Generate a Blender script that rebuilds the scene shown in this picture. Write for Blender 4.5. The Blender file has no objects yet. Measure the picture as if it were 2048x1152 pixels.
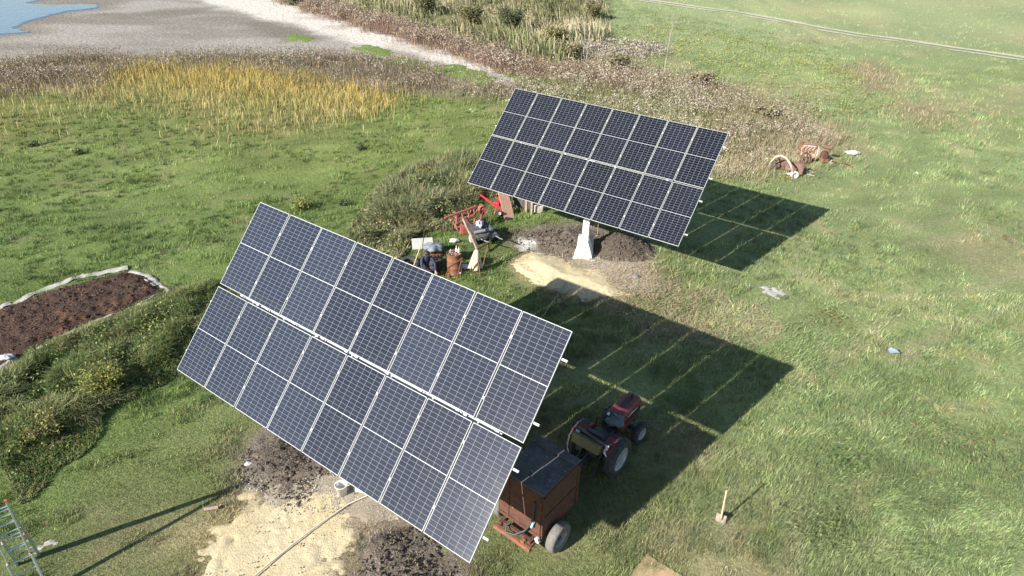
import bpy, bmesh, math, random
import numpy as np
from mathutils import Matrix, Vector

rng = np.random.default_rng(11)
random.seed(5)
scene = bpy.context.scene
COL = scene.collection

# ------------------------------------------------------------------ camera
CAM_H = 12.99876
PITCH, ROLL, FPX = 0.536797, 0.0253046, 1327.27
cp, sp = math.cos(PITCH), math.sin(PITCH)
cr, sr = math.cos(ROLL), math.sin(ROLL)
_f = np.array([0, cp, -sp]); _u = np.array([0, sp, cp]); _r = np.array([1., 0, 0])
CR = np.array([cr*_r + sr*_u, -sr*_r + cr*_u, _f])
cam_data = bpy.data.cameras.new('camera')
cam = bpy.data.objects.new('camera', cam_data); COL.objects.link(cam)
cam_data.sensor_width = 36.0
cam_data.lens = FPX/2048*36.0
cam_data.clip_start = 0.1; cam_data.clip_end = 5000
cam.matrix_world = Matrix(((CR[0][0], CR[1][0], -CR[2][0], 0), (CR[0][1], CR[1][1], -CR[2][1], 0),
                           (CR[0][2], CR[1][2], -CR[2][2], CAM_H), (0, 0, 0, 1)))
scene.camera = cam

# ------------------------------------------------------------------ light
SUN = np.array([-.6667, -.5670, .4837]); SUN /= np.linalg.norm(SUN)
sun_el = math.asin(SUN[2])
world = bpy.data.worlds.new('World'); scene.world = world; world.use_nodes = True
nt = world.node_tree
sky = nt.nodes.new('ShaderNodeTexSky'); sky.sky_type = 'NISHITA'; sky.sun_disc = False
sky.sun_elevation = sun_el
sky.sun_rotation = math.atan2(SUN[0], SUN[1])
sky.altitude = 100; sky.air_density = 1.0; sky.dust_density = 0.6
bg = nt.nodes['Background']; bg.inputs['Strength'].default_value = 0.075
nt.links.new(sky.outputs['Color'], bg.inputs['Color'])
ld = bpy.data.lights.new('sun', 'SUN'); ld.energy = 5.0; ld.angle = math.radians(0.42); ld.color = (1.0, .95, .88)
lo = bpy.data.objects.new('sun', ld); COL.objects.link(lo)
lo.rotation_euler = Vector(SUN).to_track_quat('Z', 'Y').to_euler()
lo.location = (-30, -30, 40)
vs = scene.view_settings
vs.view_transform = 'Standard'; vs.look = 'None'; vs.gamma = 1.0; vs.use_curve_mapping = False
vs.exposure = 1.25
scene.cycles.max_bounces = 6
scene.cycles.diffuse_bounces = 2
scene.cycles.use_adaptive_sampling = True

# ------------------------------------------------------------------ helpers: maths
def G(px, py, z=0.0):
    """point of the horizontal plane at height z that was surveyed at photo position (px, py)"""
    d = CR.T @ np.array([(px-1024)/FPX, -(py-576)/FPX, 1.0])
    t = (z-CAM_H)/d[2]
    return np.array([0, 0, CAM_H]) + d*t

def GP(pts, z=0.0):
    return np.array([G(x, y, z)[:2] for x, y in pts])

def _hash(ix, iy, seed):
    n = (ix.astype(np.int64)*374761393 + iy.astype(np.int64)*668265263 + seed*974711) & 0xffffffff
    n = ((n ^ (n >> 13))*1274126177) & 0xffffffff
    n = n ^ (n >> 16)
    return (n & 0xffffff)/float(0xffffff)

def vnoise(x, y, seed=0):
    x0 = np.floor(x); y0 = np.floor(y); fx = x-x0; fy = y-y0
    fx = fx*fx*(3-2*fx); fy = fy*fy*(3-2*fy)
    a = _hash(x0, y0, seed); b = _hash(x0+1, y0, seed); c = _hash(x0, y0+1, seed); d = _hash(x0+1, y0+1, seed)
    return (a*(1-fx)+b*fx)*(1-fy) + (c*(1-fx)+d*fx)*fy

def fbm(x, y, scale=1.0, octv=3, seed=0):
    x = np.asarray(x, float)/scale; y = np.asarray(y, float)/scale
    s = 0; a = .5; t = 0
    for i in range(octv):
        s = s + a*vnoise(x + 17.3*i, y - 9.1*i, seed+i*13); t += a; a *= .5; x = x*2.03; y = y*2.03
    return s/t

def sstep(a, b, x):
    t = np.clip((x-a)/(b-a), 0, 1); return t*t*(3-2*t)

def psd(x, y, poly):
    """signed distance to a polygon, positive inside"""
    x = np.asarray(x, float); y = np.asarray(y, float)
    out = np.full(x.shape, -50.0)
    lo_ = poly.min(0)-3; hi_ = poly.max(0)+3
    m = (x > lo_[0]) & (x < hi_[0]) & (y > lo_[1]) & (y < hi_[1])
    if not m.any(): return out
    X = x[m]; Y = y[m]
    d2 = np.full(X.shape, 1e18); ins = np.zeros(X.shape, bool)
    n = len(poly)
    for i in range(n):
        ax, ay = poly[i]; bx, by = poly[(i+1) % n]
        ex, ey = bx-ax, by-ay; L = ex*ex+ey*ey+1e-12
        t = np.clip(((X-ax)*ex+(Y-ay)*ey)/L, 0, 1)
        d2 = np.minimum(d2, (X-ax-t*ex)**2+(Y-ay-t*ey)**2)
        c = ((ay > Y) != (by > Y)) & (X < ex*(Y-ay)/(ey if abs(ey) > 1e-12 else 1e-12)+ax)
        ins ^= c
    d = np.sqrt(d2)
    out[m] = np.where(ins, d, -d)
    return out

def pld(x, y, line):
    """distance to a polyline"""
    d2 = np.full(np.shape(x), 1e18)
    for i in range(len(line)-1):
        ax, ay = line[i]; bx, by = line[i+1]; ex, ey = bx-ax, by-ay; L = ex*ex+ey*ey+1e-12
        t = np.clip(((x-ax)*ex+(y-ay)*ey)/L, 0, 1)
        d2 = np.minimum(d2, (x-ax-t*ex)**2+(y-ay-t*ey)**2)
    return np.sqrt(d2)

# ------------------------------------------------------------------ helpers: materials
MATS = {}
def new_mat(name):
    m = bpy.data.materials.new(name); m.use_nodes = True
    return m, m.node_tree, m.node_tree.nodes['Principled BSDF']

def mat(name, c1, c2=None, scale=6.0, rough=.8, metal=0.0, bump=0.0, bscale=None, c3=None, c3amt=.0, spec=.4):
    """two-tone noisy surface with optional third speckle colour and bump relief"""
    if name in MATS: return MATS[name]
    m, t, b = new_mat(name)
    b.inputs['Roughness'].default_value = rough; b.inputs['Metallic'].default_value = metal
    b.inputs['Specular IOR Level'].default_value = spec
    tc = t.nodes.new('ShaderNodeTexCoord')
    n = t.nodes.new('ShaderNodeTexNoise'); n.inputs['Scale'].default_value = scale; n.inputs['Detail'].default_value = 6; n.inputs['Roughness'].default_value = .65
    t.links.new(tc.outputs['Object'], n.inputs['Vector'])
    r = t.nodes.new('ShaderNodeValToRGB'); r.color_ramp.elements[0].position = .36; r.color_ramp.elements[1].position = .66
    r.color_ramp.elements[0].color = (*c1, 1); r.color_ramp.elements[1].color = (*(c2 or [v*.75 for v in c1]), 1)
    t.links.new(n.outputs['Fac'], r.inputs['Fac'])
    out = r.outputs['Color']
    if c3 is not None:
        n3 = t.nodes.new('ShaderNodeTexNoise'); n3.inputs['Scale'].default_value = scale*4.3; n3.inputs['Detail'].default_value = 3
        t.links.new(tc.outputs['Object'], n3.inputs['Vector'])
        r3 = t.nodes.new('ShaderNodeValToRGB'); r3.color_ramp.elements[0].position = .66-c3amt; r3.color_ramp.elements[1].position = .70-c3amt
        t.links.new(n3.outputs['Fac'], r3.inputs['Fac'])
        mx = t.nodes.new('ShaderNodeMix'); mx.data_type = 'RGBA'
        t.links.new(r3.outputs['Color'], mx.inputs['Factor']); t.links.new(out, mx.inputs['A']); mx.inputs['B'].default_value = (*c3, 1)
        out = mx.outputs['Result']
    t.links.new(out, b.inputs['Base Color'])
    if bump:
        nb = t.nodes.new('ShaderNodeTexNoise'); nb.inputs['Scale'].default_value = bscale or scale*3; nb.inputs['Detail'].default_value = 8
        t.links.new(tc.outputs['Object'], nb.inputs['Vector'])
        bp = t.nodes.new('ShaderNodeBump'); bp.inputs['Strength'].default_value = bump; bp.inputs['Distance'].default_value = .03
        t.links.new(nb.outputs['Fac'], bp.inputs['Height']); t.links.new(bp.outputs['Normal'], b.inputs['Normal'])
    MATS[name] = m
    return m

def attr_mat(name, rough=.9, noise=.25, nscale=9.0, bump=0.0, bscale=20.0, bdist=.05, spec=.2, trans=0.0):
    """colour of the thing itself from the 'Col' attribute, varied by noise"""
    if name in MATS: return MATS[name]
    m, t, b = new_mat(name)
    b.inputs['Roughness'].default_value = rough; b.inputs['Specular IOR Level'].default_value = spec
    at = t.nodes.new('ShaderNodeAttribute'); at.attribute_name = 'Col'
    geo = t.nodes.new('ShaderNodeNewGeometry')
    out = at.outputs['Color']
    if noise:
        n = t.nodes.new('ShaderNodeTexNoise'); n.inputs['Scale'].default_value = nscale; n.inputs['Detail'].default_value = 8; n.inputs['Roughness'].default_value = .7
        t.links.new(geo.outputs['Position'], n.inputs['Vector'])
        mr = t.nodes.new('ShaderNodeMapRange'); mr.inputs['From Min'].default_value = .3; mr.inputs['From Max'].default_value = .7
        mr.inputs['To Min'].default_value = 1-noise; mr.inputs['To Max'].default_value = 1+noise
        t.links.new(n.outputs['Fac'], mr.inputs['Value'])
        vm = t.nodes.new('ShaderNodeVectorMath'); vm.operation = 'SCALE'
        t.links.new(out, vm.inputs[0]); t.links.new(mr.outputs['Result'], vm.inputs['Scale'])
        out = vm.outputs['Vector']
    t.links.new(out, b.inputs['Base Color'])
    if bump:
        nb = t.nodes.new('ShaderNodeTexNoise'); nb.inputs['Scale'].default_value = bscale; nb.inputs['Detail'].default_value = 8; nb.inputs['Roughness'].default_value = .65
        t.links.new(geo.outputs['Position'], nb.inputs['Vector'])
        bp = t.nodes.new('ShaderNodeBump'); bp.inputs['Strength'].default_value = bump; bp.inputs['Distance'].default_value = bdist
        t.links.new(nb.outputs['Fac'], bp.inputs['Height']); t.links.new(bp.outputs['Normal'], b.inputs['Normal'])
    if trans:
        tr = t.nodes.new('ShaderNodeBsdfTranslucent'); t.links.new(out, tr.inputs['Color'])
        ms = t.nodes.new('ShaderNodeMixShader'); ms.inputs['Fac'].default_value = trans
        t.links.new(b.outputs['BSDF'], ms.inputs[1]); t.links.new(tr.outputs['BSDF'], ms.inputs[2])
        t.links.new(ms.outputs['Shader'], t.nodes['Material Output'].inputs['Surface'])
    MATS[name] = m
    return m

# ------------------------------------------------------------------ helpers: objects
def tag(o, label=None, cat=None, group=None, kind=None):
    if label: o['label'] = label
    if cat: o['category'] = cat
    if group: o['group'] = group
    if kind: o['kind'] = kind
    return o

def empty(name, loc=(0, 0, 0), rz=0.0, label=None, cat=None, group=None):
    o = bpy.data.objects.new(name, None); COL.objects.link(o)
    o.location = tuple(float(v) for v in loc); o.rotation_euler = (0, 0, rz)
    return tag(o, label, cat, group)

def link_mesh(name, me, m=None, parent=None):
    o = bpy.data.objects.new(name, me); COL.objects.link(o)
    if m is not None and len(me.materials) == 0: me.materials.append(m)
    o.parent = parent
    return o

class MB:
    """collects shapes into one mesh"""
    def __init__(s): s.v = []; s.f = []; s.sm = []
    def add(s, v, f, smooth=False):
        o = len(s.v); s.v += [tuple(map(float, p)) for p in v]
        s.f += [tuple(i+o for i in q) for q in f]; s.sm += [smooth]*len(f); return s
    def box(s, c, d, R=None, taper=1.0, tapy=None):
        """centre, full sizes, rotation; top face scaled by taper"""
        hx, hy, hz = d[0]/2, d[1]/2, d[2]/2; ty = taper if tapy is None else tapy
        p = [(-hx, -hy, -hz), (hx, -hy, -hz), (hx, hy, -hz), (-hx, hy, -hz),
             (-hx*taper, -hy*ty, hz), (hx*taper, -hy*ty, hz), (hx*taper, hy*ty, hz), (-hx*taper, hy*ty, hz)]
        if R is not None: p = [tuple(R @ Vector(q)) for q in p]
        p = [(q[0]+c[0], q[1]+c[1], q[2]+c[2]) for q in p]
        return s.add(p, [(3, 2, 1, 0), (4, 5, 6, 7), (0, 1, 5, 4), (1, 2, 6, 5), (2, 3, 7, 6), (3, 0, 4, 7)])
    def bar(s, a, b, w, h=None, up=(0, 0, 1)):
        """square bar from a to b"""
        a = Vector(a); b = Vector(b); d = b-a; L = d.length; z = d.normalized()
        u = Vector(up)
        if abs(z.dot(u)) > .98: u = Vector((1, 0, 0))
        x = u.cross(z).normalized(); y = z.cross(x)
        R = Matrix((x, y, z)).transposed()
        return s.box((a+b)/2, (w, h or w, L), R)
    def cyl(s, a, b, r, r2=None, n=12, cap=True):
        a = Vector(a); b = Vector(b); z = (b-a).normalized(); r2 = r if r2 is None else r2
        u = Vector((0, 0, 1)) if abs(z.z) < .95 else Vector((1, 0, 0))
        x = u.cross(z).normalized(); y = z.cross(x)
        v = []
        for c, rr in ((a, r), (b, r2)):
            for i in range(n):
                t = 2*math.pi*i/n; v.append(c + x*(rr*math.cos(t)) + y*(rr*math.sin(t)))
        f = [(i, (i+1) % n, n+(i+1) % n, n+i) for i in range(n)]
        s.add(v, f, True)
        if cap: s.add(v[:n], [tuple(reversed(range(n)))]); s.add(v[n:], [tuple(range(n))])
        return s
    def tube(s, pts, r, n=8):
        pts = [Vector(p) for p in pts]; v = []; rs = r if isinstance(r, (list, tuple)) else [r]*len(pts)
        up = Vector((0, 0, 1)); k = len(pts)
        for i, p in enumerate(pts):
            t = (pts[min(i+1, k-1)]-pts[max(i-1, 0)]).normalized()
            if abs(t.dot(up)) > .95: up = Vector((1, 0, 0)) if abs(t.x) < .9 else Vector((0, 1, 0))
            x = up.cross(t).normalized(); y = t.cross(x); up = y
            for j in range(n):
                a = 2*math.pi*j/n; v.append(p + x*(rs[i]*math.cos(a)) + y*(rs[i]*math.sin(a)))
        f = []
        for i in range(k-1):
            for j in range(n):
                f.append((i*n+j, i*n+(j+1) % n, (i+1)*n+(j+1) % n, (i+1)*n+j))
        s.add(v, f, True)
        s.add(v[:n], [tuple(reversed(range(n)))]); s.add(v[-n:], [tuple(range(n))])
        return s
    def lathe(s, prof, c=(0, 0, 0), axis='z', n=24, wob=0.0, seed=1):
        """profile of (radius, height)"""
        rr = random.Random(seed); v = []
        ph = [rr.uniform(0, 6.28) for _ in range(4)]
        for (r, h) in prof:
            for i in range(n):
                t = 2*math.pi*i/n; q = r*(1+wob*math.sin(3*t+ph[0]+h*5)+wob*.7*math.sin(5*t+ph[1]-h*3))
                p = (q*math.cos(t), q*math.sin(t), h)
                if axis == 'y': p = (p[0], -p[2], p[1])
                if axis == 'x': p = (p[2], p[0], p[1])
                v.append((p[0]+c[0], p[1]+c[1], p[2]+c[2]))
        k = len(prof); f = []
        for j in range(k-1):
            for i in range(n): f.append((j*n+i, j*n+(i+1) % n, (j+1)*n+(i+1) % n, (j+1)*n+i))
        return s.add(v, f, True)
    def prism(s, poly, a, b, fn):
        """outline extruded from a to b; fn(u, v, t) -> xyz"""
        n = len(poly)
        v = [fn(u, w, a) for u, w in poly]+[fn(u, w, b) for u, w in poly]
        return s.add(v, [tuple(reversed(range(n))), tuple(range(n, 2*n))]+[(i, (i+1) % n, n+(i+1) % n, n+i) for i in range(n)])
    def mesh(s, name, m=None, bevel=0.0, seg=1):
        me = bpy.data.meshes.new(name); me.from_pydata(s.v, [], s.f)
        me.polygons.foreach_set('use_smooth', s.sm)
        bm = bmesh.new(); bm.from_mesh(me)
        bmesh.ops.recalc_face_normals(bm, faces=bm.faces)
        if bevel:
            bmesh.ops.bevel(bm, geom=[e for e in bm.edges if e.is_manifold and e.calc_face_angle(0) > .5], offset=bevel, segments=seg, affect='EDGES', profile=.6)
        bm.to_mesh(me); bm.free()
        if m is not None: me.materials.append(m)
        return me
    def build(s, name, m, parent=None, bevel=0.0, seg=1):
        return link_mesh(name, s.mesh(name, m, bevel, seg), m, parent)

def np_mesh(name, V, F, col=None, domain='FACE', smooth=False, m=None):
    """fast mesh from numpy: V (n,3), F list of (k, array(m,k))"""
    me = bpy.data.meshes.new(name)
    me.vertices.add(len(V)); me.vertices.foreach_set('co', np.ascontiguousarray(V, np.float32).ravel())
    if isinstance(F, np.ndarray): F = [F]
    starts = []; idx = []; o = 0
    for a in F:
        k = a.shape[1]; starts.append(o+np.arange(len(a))*k); idx.append(a.ravel()); o += a.size
    starts = np.concatenate(starts).astype(np.int32); idx = np.concatenate(idx).astype(np.int32)
    me.loops.add(len(idx)); me.loops.foreach_set('vertex_index', idx)
    me.polygons.add(len(starts)); me.polygons.foreach_set('loop_start', starts)
    me.polygons.foreach_set('use_smooth', np.full(len(starts), smooth))
    if col is not None:
        a = me.attributes.new('Col', 'FLOAT_COLOR', domain)
        c = np.ones((len(col), 4), np.float32); c[:, :3] = col
        a.data.foreach_set('color', c.ravel())
    me.update(calc_edges=True)
    if m is not None: me.materials.append(m)
    return me
# ------------------------------------------------------------------ where things lie (surveyed outlines on the ground plane)
Z = dict(
 lake=GP([(-700,150),(-300,140),(0,128),(150,119),(350,113),(600,112),(760,118),(880,138),(985,166),(1045,188),(1040,172),(1000,140),(900,104),(800,72),(700,45),(600,13),(520,-15),(400,-50),(250,-90),(-400,-120),(-1500,-60)]),
 salt=GP([(400,-50),(520,-15),(600,13),(700,45),(800,72),(900,104),(1000,140),(1030,160),(960,142),(880,124),(800,104),(720,92),(660,70),(560,46),(480,24),(390,0),(300,-40)]),
 salt2=GP([(-300,138),(0,125),(150,119),(330,117),(300,128),(150,138),(0,150),(-300,165)]),
 water=GP([(-1200,95),(-400,80),(0,71),(66,66),(35,57),(70,42),(108,30),(132,24),(201,17),(203,10),(167,8),(104,11),(56,7),(73,3),(120,-14),(40,-30),(-400,-60),(-1500,-40)]),
 mud1=GP([(190,30),(290,22),(430,15),(425,27),(330,37),(230,38)]),
 mud2=GP([(480,48),(540,45),(620,66),(660,80),(560,84),(500,62)]),
 green1=GP([(572,77),(590,71),(622,76),(610,83),(585,82)]), green2=GP([(712,96),(735,90),(780,103),(775,112),(740,112)]),
 green3=GP([(780,118),(800,114),(850,128),(838,133),(800,128)]), green4=GP([(875,135),(910,130),(985,155),(975,163),(930,156),(890,147)]),
 yellow=GP([(235,152),(330,140),(480,145),(580,160),(650,180),(755,195),(750,222),(640,262),(520,268),(420,278),(360,243),(260,222),(150,222),(120,196)]),
 yellow2=GP([(-150,200),(0,178),(80,182),(130,210),(110,260),(20,300),(-150,330)]),
 weeds=GP([(-250,165),(0,136),(120,119),(300,114),(500,116),(640,114),(760,124),(900,150),(1045,178),(1045,200),(960,192),(800,187),(700,186),(620,170),(560,160),(480,147),(330,140),(240,152),(200,185),(60,188),(-250,225)]),
 shore=GP([(560,-8),(620,6),(720,32),(800,52),(900,84),(1000,112),(1100,136),(1200,158),(1310,178),(1300,196),(1180,178),(1060,158),(980,134),(900,110),(800,78),(720,55),(640,30),(570,6)]),
 olive=GP([(560,-12),(660,8),(780,36),(880,68),(980,98),(1080,122),(1160,132),(1190,100),(1215,60),(1210,10),(1190,-30),(900,-60),(600,-60)]),
 white=GP([(1050,186),(1120,160),(1250,178),(1330,186),(1420,205),(1480,235),(1500,292),(1440,300),(1300,280),(1150,250),(1060,215)]),
 pale=GP([(1165,110),(1180,84),(1230,88),(1290,86),(1310,112),(1270,122),(1210,116)]),
 brown=GP([(1150,126),(1280,150),(1380,172),(1460,196),(1550,225),(1620,255),(1610,285),(1520,310),(1440,325),(1390,300),(1470,255),(1400,210),(1290,185),(1170,160)]),
 straw=GP([(1400,330),(1500,318),(1600,285),(1640,255),(1655,270),(1620,300),(1540,330),(1440,345)]),
 browns2=GP([(1690,130),(1740,118),(1800,150),(1800,190),(1730,185)]), browns3=GP([(1780,215),(1860,205),(1900,240),(1840,260)]),
 reeds=GP([(690,490),(705,440),(740,405),(765,372),(830,340),(930,312),(1000,335),(1010,392),(970,398),(945,425),(915,460),(850,470),(820,505),(780,520)]),
 bank=GP([(-160,800),(0,748),(60,702),(150,672),(250,628),(330,602),(420,560),(450,585),(430,660),(385,715),(340,755),(250,812),(170,862),(90,922),(30,985),(-20,1020),(-200,1080)]),
 sandA=GP([(400,1240),(405,1120),(428,1065),(470,1022),(505,992),(560,985),(620,978),(680,962),(735,985),(745,1012),(705,1055),(692,1110),(690,1152),(690,1240)]),
 soilA=GP([(482,935),(505,885),(555,848),(650,880),(720,940),(690,958),(640,965),(590,988),(540,985),(500,962)]),
 soilA2=GP([(705,1110),(722,1072),(765,1050),(835,1060),(890,1110),(915,1150),(905,1240),(700,1240)]),
 gravelA=GP([(490,970),(560,955),(640,935),(720,930),(790,985),(830,1040),(770,1060),(720,1050),(650,1000),(560,1000)]),
 sandB=GP([(1022,520),(1060,503),(1110,513),(1155,530),(1210,540),(1250,585),(1215,600),(1160,592),(1100,582),(1060,562),(1032,542)]),
 soilB=GP([(1022,478),(1045,462),(1100,452),(1170,448),(1210,470),(1190,505),(1140,522),(1095,508),(1045,498)]),
 gravelB=GP([(1110,530),(1180,503),(1270,520),(1310,548),(1330,575),(1250,590),(1150,575)]),
 bed=GP([(-260,765),(-60,655),(0,623),(100,585),(258,543),(300,555),(340,585),(280,612),(150,668),(0,738),(-160,830)]),
 lime=GP([(60,1100),(78,1080),(105,1078),(112,1092),(90,1108)]), limeB=GP([(1035,492),(1052,484),(1064,492),(1055,503),(1040,503)]),
 lime2=GP([(1510,575),(1530,566),(1565,580),(1550,594),(1525,588)]),
)
POST_A = np.array([-3.5476, 11.6989, 0]); POST_B = np.array([2.8302, 24.5182, 0])
TRACK = [(1240,-9),(1289,0),(1387,14),(1484,27),(1562,41),(1641,57),(1719,70),(1797,80),(1914,98),(2047,117),(2250,150),(2700,230)]
TRACK_W = GP(TRACK)

TYRES = [GP([(2200,560),(2040,470),(1900,405),(1800,350),(1740,300)]), GP([(1990,440),(1850,470),(1700,480),(1580,520),(1480,600)]), GP([(1500,1152),(1560,900),(1680,760),(1850,640),(2100,560)])]
def hgt(x, y):
    """height of the ground"""
    r = np.hypot(x, y)
    z = .07*(fbm(x, y, 2.4, 3, 3)-.5)*sstep(70, 35, r) + .10*(fbm(x, y, 9.0, 2, 8)-.5)*sstep(70, 35, r)
    z = z + .10*sstep(-.6, 1.3, psd(x, y, Z['bank']))*(.6+.8*fbm(x, y, 1.5, 2, 5))
    return z

def hz(x, y):
    return float(hgt(np.array([x]), np.array([y]))[0])

LUSH = np.array([.135, .198, .058]); PALE = np.array([.200, .258, .108]); STRAW = np.array([.33, .275, .165])
THIN = np.array([.19, .155, .10]); MID = np.array([.185, .230, .085]); FIELD = np.array([.215, .265, .128])

def tint(x, y):
    """own colour of the turf and how far it is dried out"""
    n1 = fbm(x, y, 5.0, 3, 21); n2 = fbm(x, y, 1.3, 3, 22); n3 = fbm(x, y, 14.0, 2, 23)
    right = sstep(-2.0, 9.0, x - .10*(y-12) + 5*(n1-.5))
    c = LUSH[None]*(1-right[:, None]) + PALE[None]*right[:, None]
    far = sstep(60, 80, y)[:, None]; c = c*(1-far)+FIELD[None]*far
    # lawn left of the reeds is more yellow towards the lake
    yl = (sstep(24, 40, y)*sstep(6, -4, x))[:, None]*.55; c = c*(1-yl)+np.array([.190, .228, .070])*yl
    # trodden ground close to the works
    near = sstep(13, 5, np.hypot(x+2.5, (y-10)*1.1)) + .8*sstep(6.5, 2.0, np.hypot(x-3.5, (y-23.0)))
    dry = np.clip(near*(.25+1.0*(n2-.3)), 0, 1) + .55*sstep(.55, .8, n1)*right + .45*sstep(.62, .8, n2)
    c = c*(1-.55*near[:, None]*.6) + MID*.55*near[:, None]*.6
    dry = np.clip(dry, 0, .8)[:, None]
    dc = STRAW[None]*right[:, None]+THIN[None]*(1-right[:, None])
    c = c*(1-dry*.7)+dc*dry*.7
    for k, cc, a in (('brown', (.27, .225, .155), .8), ('straw', (.27, .22, .13), .8), ('browns2', (.20, .165, .10), .7), ('browns3', (.20, .165, .10), .6),
                     ('weeds', (.24, .195, .145), .8), ('shore', (.23, .175, .125), .8), ('pale', (.33, .29, .23), .8), ('white', (.24, .23, .13), .7),
                     ('olive', (.21, .195, .10), .8), ('yellow', (.20, .195, .06), .45), ('yellow2', (.19, .18, .055), .4)):
        w = sstep(-1.5, 1.5, psd(x, y, Z[k])+2.5*(n2-.5))[:, None]*a
        c = c*(1-w)+np.array(cc)*w
    wb_ = (sstep(-2.6, -.4, psd(x, y, Z['bank'])+1.2*(n2-.5))*.75)[:, None]; c = c*(1-wb_)+np.array([.135, .205, .055])*wb_
    for k, cc in (('sandA', (.36, .295, .17)), ('sandB', (.36, .295, .17)), ('gravelA', (.30, .26, .195)), ('gravelB', (.30, .26, .18)), ('soilA', (.19, .16, .125)), ('soilA2', (.19, .16, .125)), ('soilB', (.16, .135, .105))):
        w = (sstep(-1.0, .25, psd(x, y, Z[k])+1.3*(n2-.5))*.75)[:, None]; c = c*(1-w)+np.array(cc)*w
    sk_ = fbm(.35*(x*.92+y*.38), y*.92-x*.38, 1.1, 4, 27); c = c*(1+(.62*(sk_-.5))[:, None]*(1-.45*right[:, None])*sstep(75, 40, y)[:, None])
    for ln_ in TYRES:
        dl = pld(x, y, ln_); w = (sstep(.75, .45, np.abs(dl-.75)+.35)*.35)[:, None]*sstep(.3, .55, n1)[:, None]; c = c*(1-w)+np.array((.30, .285, .17))*w
    c = c*(.78+.44*n2[:, None])*(.86+.28*n3[:, None])
    return c, dry[:, 0]

# ------------------------------------------------------------------ ground: one sheet to the horizon
def axis(lo_, hi_, step, far):
    a = np.arange(lo_, hi_+1e-6, step); out = []; v = hi_; d = step
    while v < far: d *= 1.35; v += d; out.append(v)
    neg = []; v = lo_; d = step
    while v > -far: d *= 1.35; v -= d; neg.append(v)
    return np.array(neg[::-1]+list(a)+out)
gx = axis(-34, 34, .26, 1500); gy = axis(3, 62, .26, 1800)
X, Y = np.meshgrid(gx, gy); nx, ny = len(gx), len(gy)
xf, yf = X.ravel(), Y.ravel()
def grid_faces(nx, ny):
    i = np.arange(nx-1); j = np.arange(ny-1); I, J = np.meshgrid(i, j); a = (J*nx+I).ravel()
    return np.stack([a, a+1, a+nx+1, a+nx], 1)
zf = hgt(xf, yf)
# shallow basin under the lake bed
lk = psd(xf, yf, Z['lake']); zf = zf - .0*lk
gc, _ = tint(xf, yf)
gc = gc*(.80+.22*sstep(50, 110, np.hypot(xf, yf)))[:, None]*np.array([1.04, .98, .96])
ground_mat = attr_mat('turf_soil', .95, .38, 7.0, .9, 16.0, .06)
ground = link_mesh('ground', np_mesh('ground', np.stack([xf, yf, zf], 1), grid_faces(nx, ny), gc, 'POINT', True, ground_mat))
tag(ground, 'grassy field of short autumn turf under everything', kind='structure')

# ------------------------------------------------------------------ laid patches: lake bed, water, sand, soil
def patch(name, poly, step, hfun, colfun, m, label, kind='structure', cat=None, margin=.6, sub=None):
    lo_ = poly.min(0)-margin; hi_ = poly.max(0)+margin
    ax = np.arange(lo_[0], hi_[0], step); ay = np.arange(lo_[1], hi_[1], step)
    X, Y = np.meshgrid(ax, ay); x, y = X.ravel(), Y.ravel()
    sd = psd(x, y, poly)
    base = hgt(x, y); z = base + hfun(x, y, sd)
    F = grid_faces(len(ax), len(ay))
    keep = (z-base > -.028)
    F = F[keep[F].any(1)]
    used = np.zeros(len(x), bool); used[F.ravel()] = True
    mp = np.cumsum(used)-1
    c = colfun(x[used], y[used], sd[used], (z-base)[used])
    o = link_mesh(name, np_mesh(name, np.stack([x, y, z], 1)[used], mp[F], c, 'POINT', True, m))
    tag(o, label, cat, kind=kind)
    return o

def mixc(a, b, w): return np.array(a)[None]*(1-w[:, None])+np.array(b)[None]*w[:, None]

# lake bed
mud_mat = attr_mat('dry_mud', .95, .34, 2.2, 1.0, 3.5, .14)
def lake_h(x, y, sd): return .02+.05*sstep(-.5, .8, sd+1.6*(fbm(x, y, 2.5, 3, 31)-.5))-.05 + .01*fbm(x, y, 3, 2, 5)
def lake_c(x, y, sd, z):
    c = mixc((.185, .165, .137), (.275, .253, .222), sstep(.3, .7, fbm(.4*x, y, 4.5, 5, 41)))
    for k in ('mud1', 'mud2'):
        w = sstep(-1.5, 1.5, psd(x, y, Z[k])+4*(fbm(x, y, 3, 3, 43)-.5))[:, None]; c = c*(1-w*.9)+np.array((.155, .138, .110))*w*.9
    w = sstep(3.0, -.5, -psd(x, y, Z['water'])-.5)[:, None]*sstep(-6, -1, psd(x, y, Z['water']))[:, None]*.7; c = c*(1-w)+np.array((.17, .145, .115))*w
    w = sstep(-1.2, 1.2, psd(x, y, Z['salt'])+3*(fbm(x, y, 2, 3, 44)-.5))[:, None]; c = c*(1-w)+np.array((.50, .465, .405))*w
    w = sstep(-.8, .8, psd(x, y, Z['salt2'])+3*(fbm(x, y, 2, 3, 45)-.5))[:, None]; c = c*(1-w*.6)+np.array((.55, .51, .46))*w*.6
    w = (sstep(.60, .75, fbm(x, y, 5, 3, 46))*sstep(6, 1, sd))[:, None]; c = c*(1-w*.6)+np.array((.24, .17, .11))*w*.6
    return c
lakepatch = np.clip(Z['lake'], [-150, 0], [60, 210])
patch('lakebed', lakepatch, .55, lake_h, lake_c, mud_mat, 'dried grey lake bed with white salt crust along its shore', margin=2.5)
wm, wt, wb = new_mat('lake_water')
wb.inputs['Base Color'].default_value = (.085, .14, .19, 1); wb.inputs['Roughness'].default_value = .12; wb.inputs['Specular IOR Level'].default_value = .5
wn = wt.nodes.new('ShaderNodeTexNoise'); wn.inputs['Scale'].default_value = 1.6; wn.inputs['Detail'].default_value = 4
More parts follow.
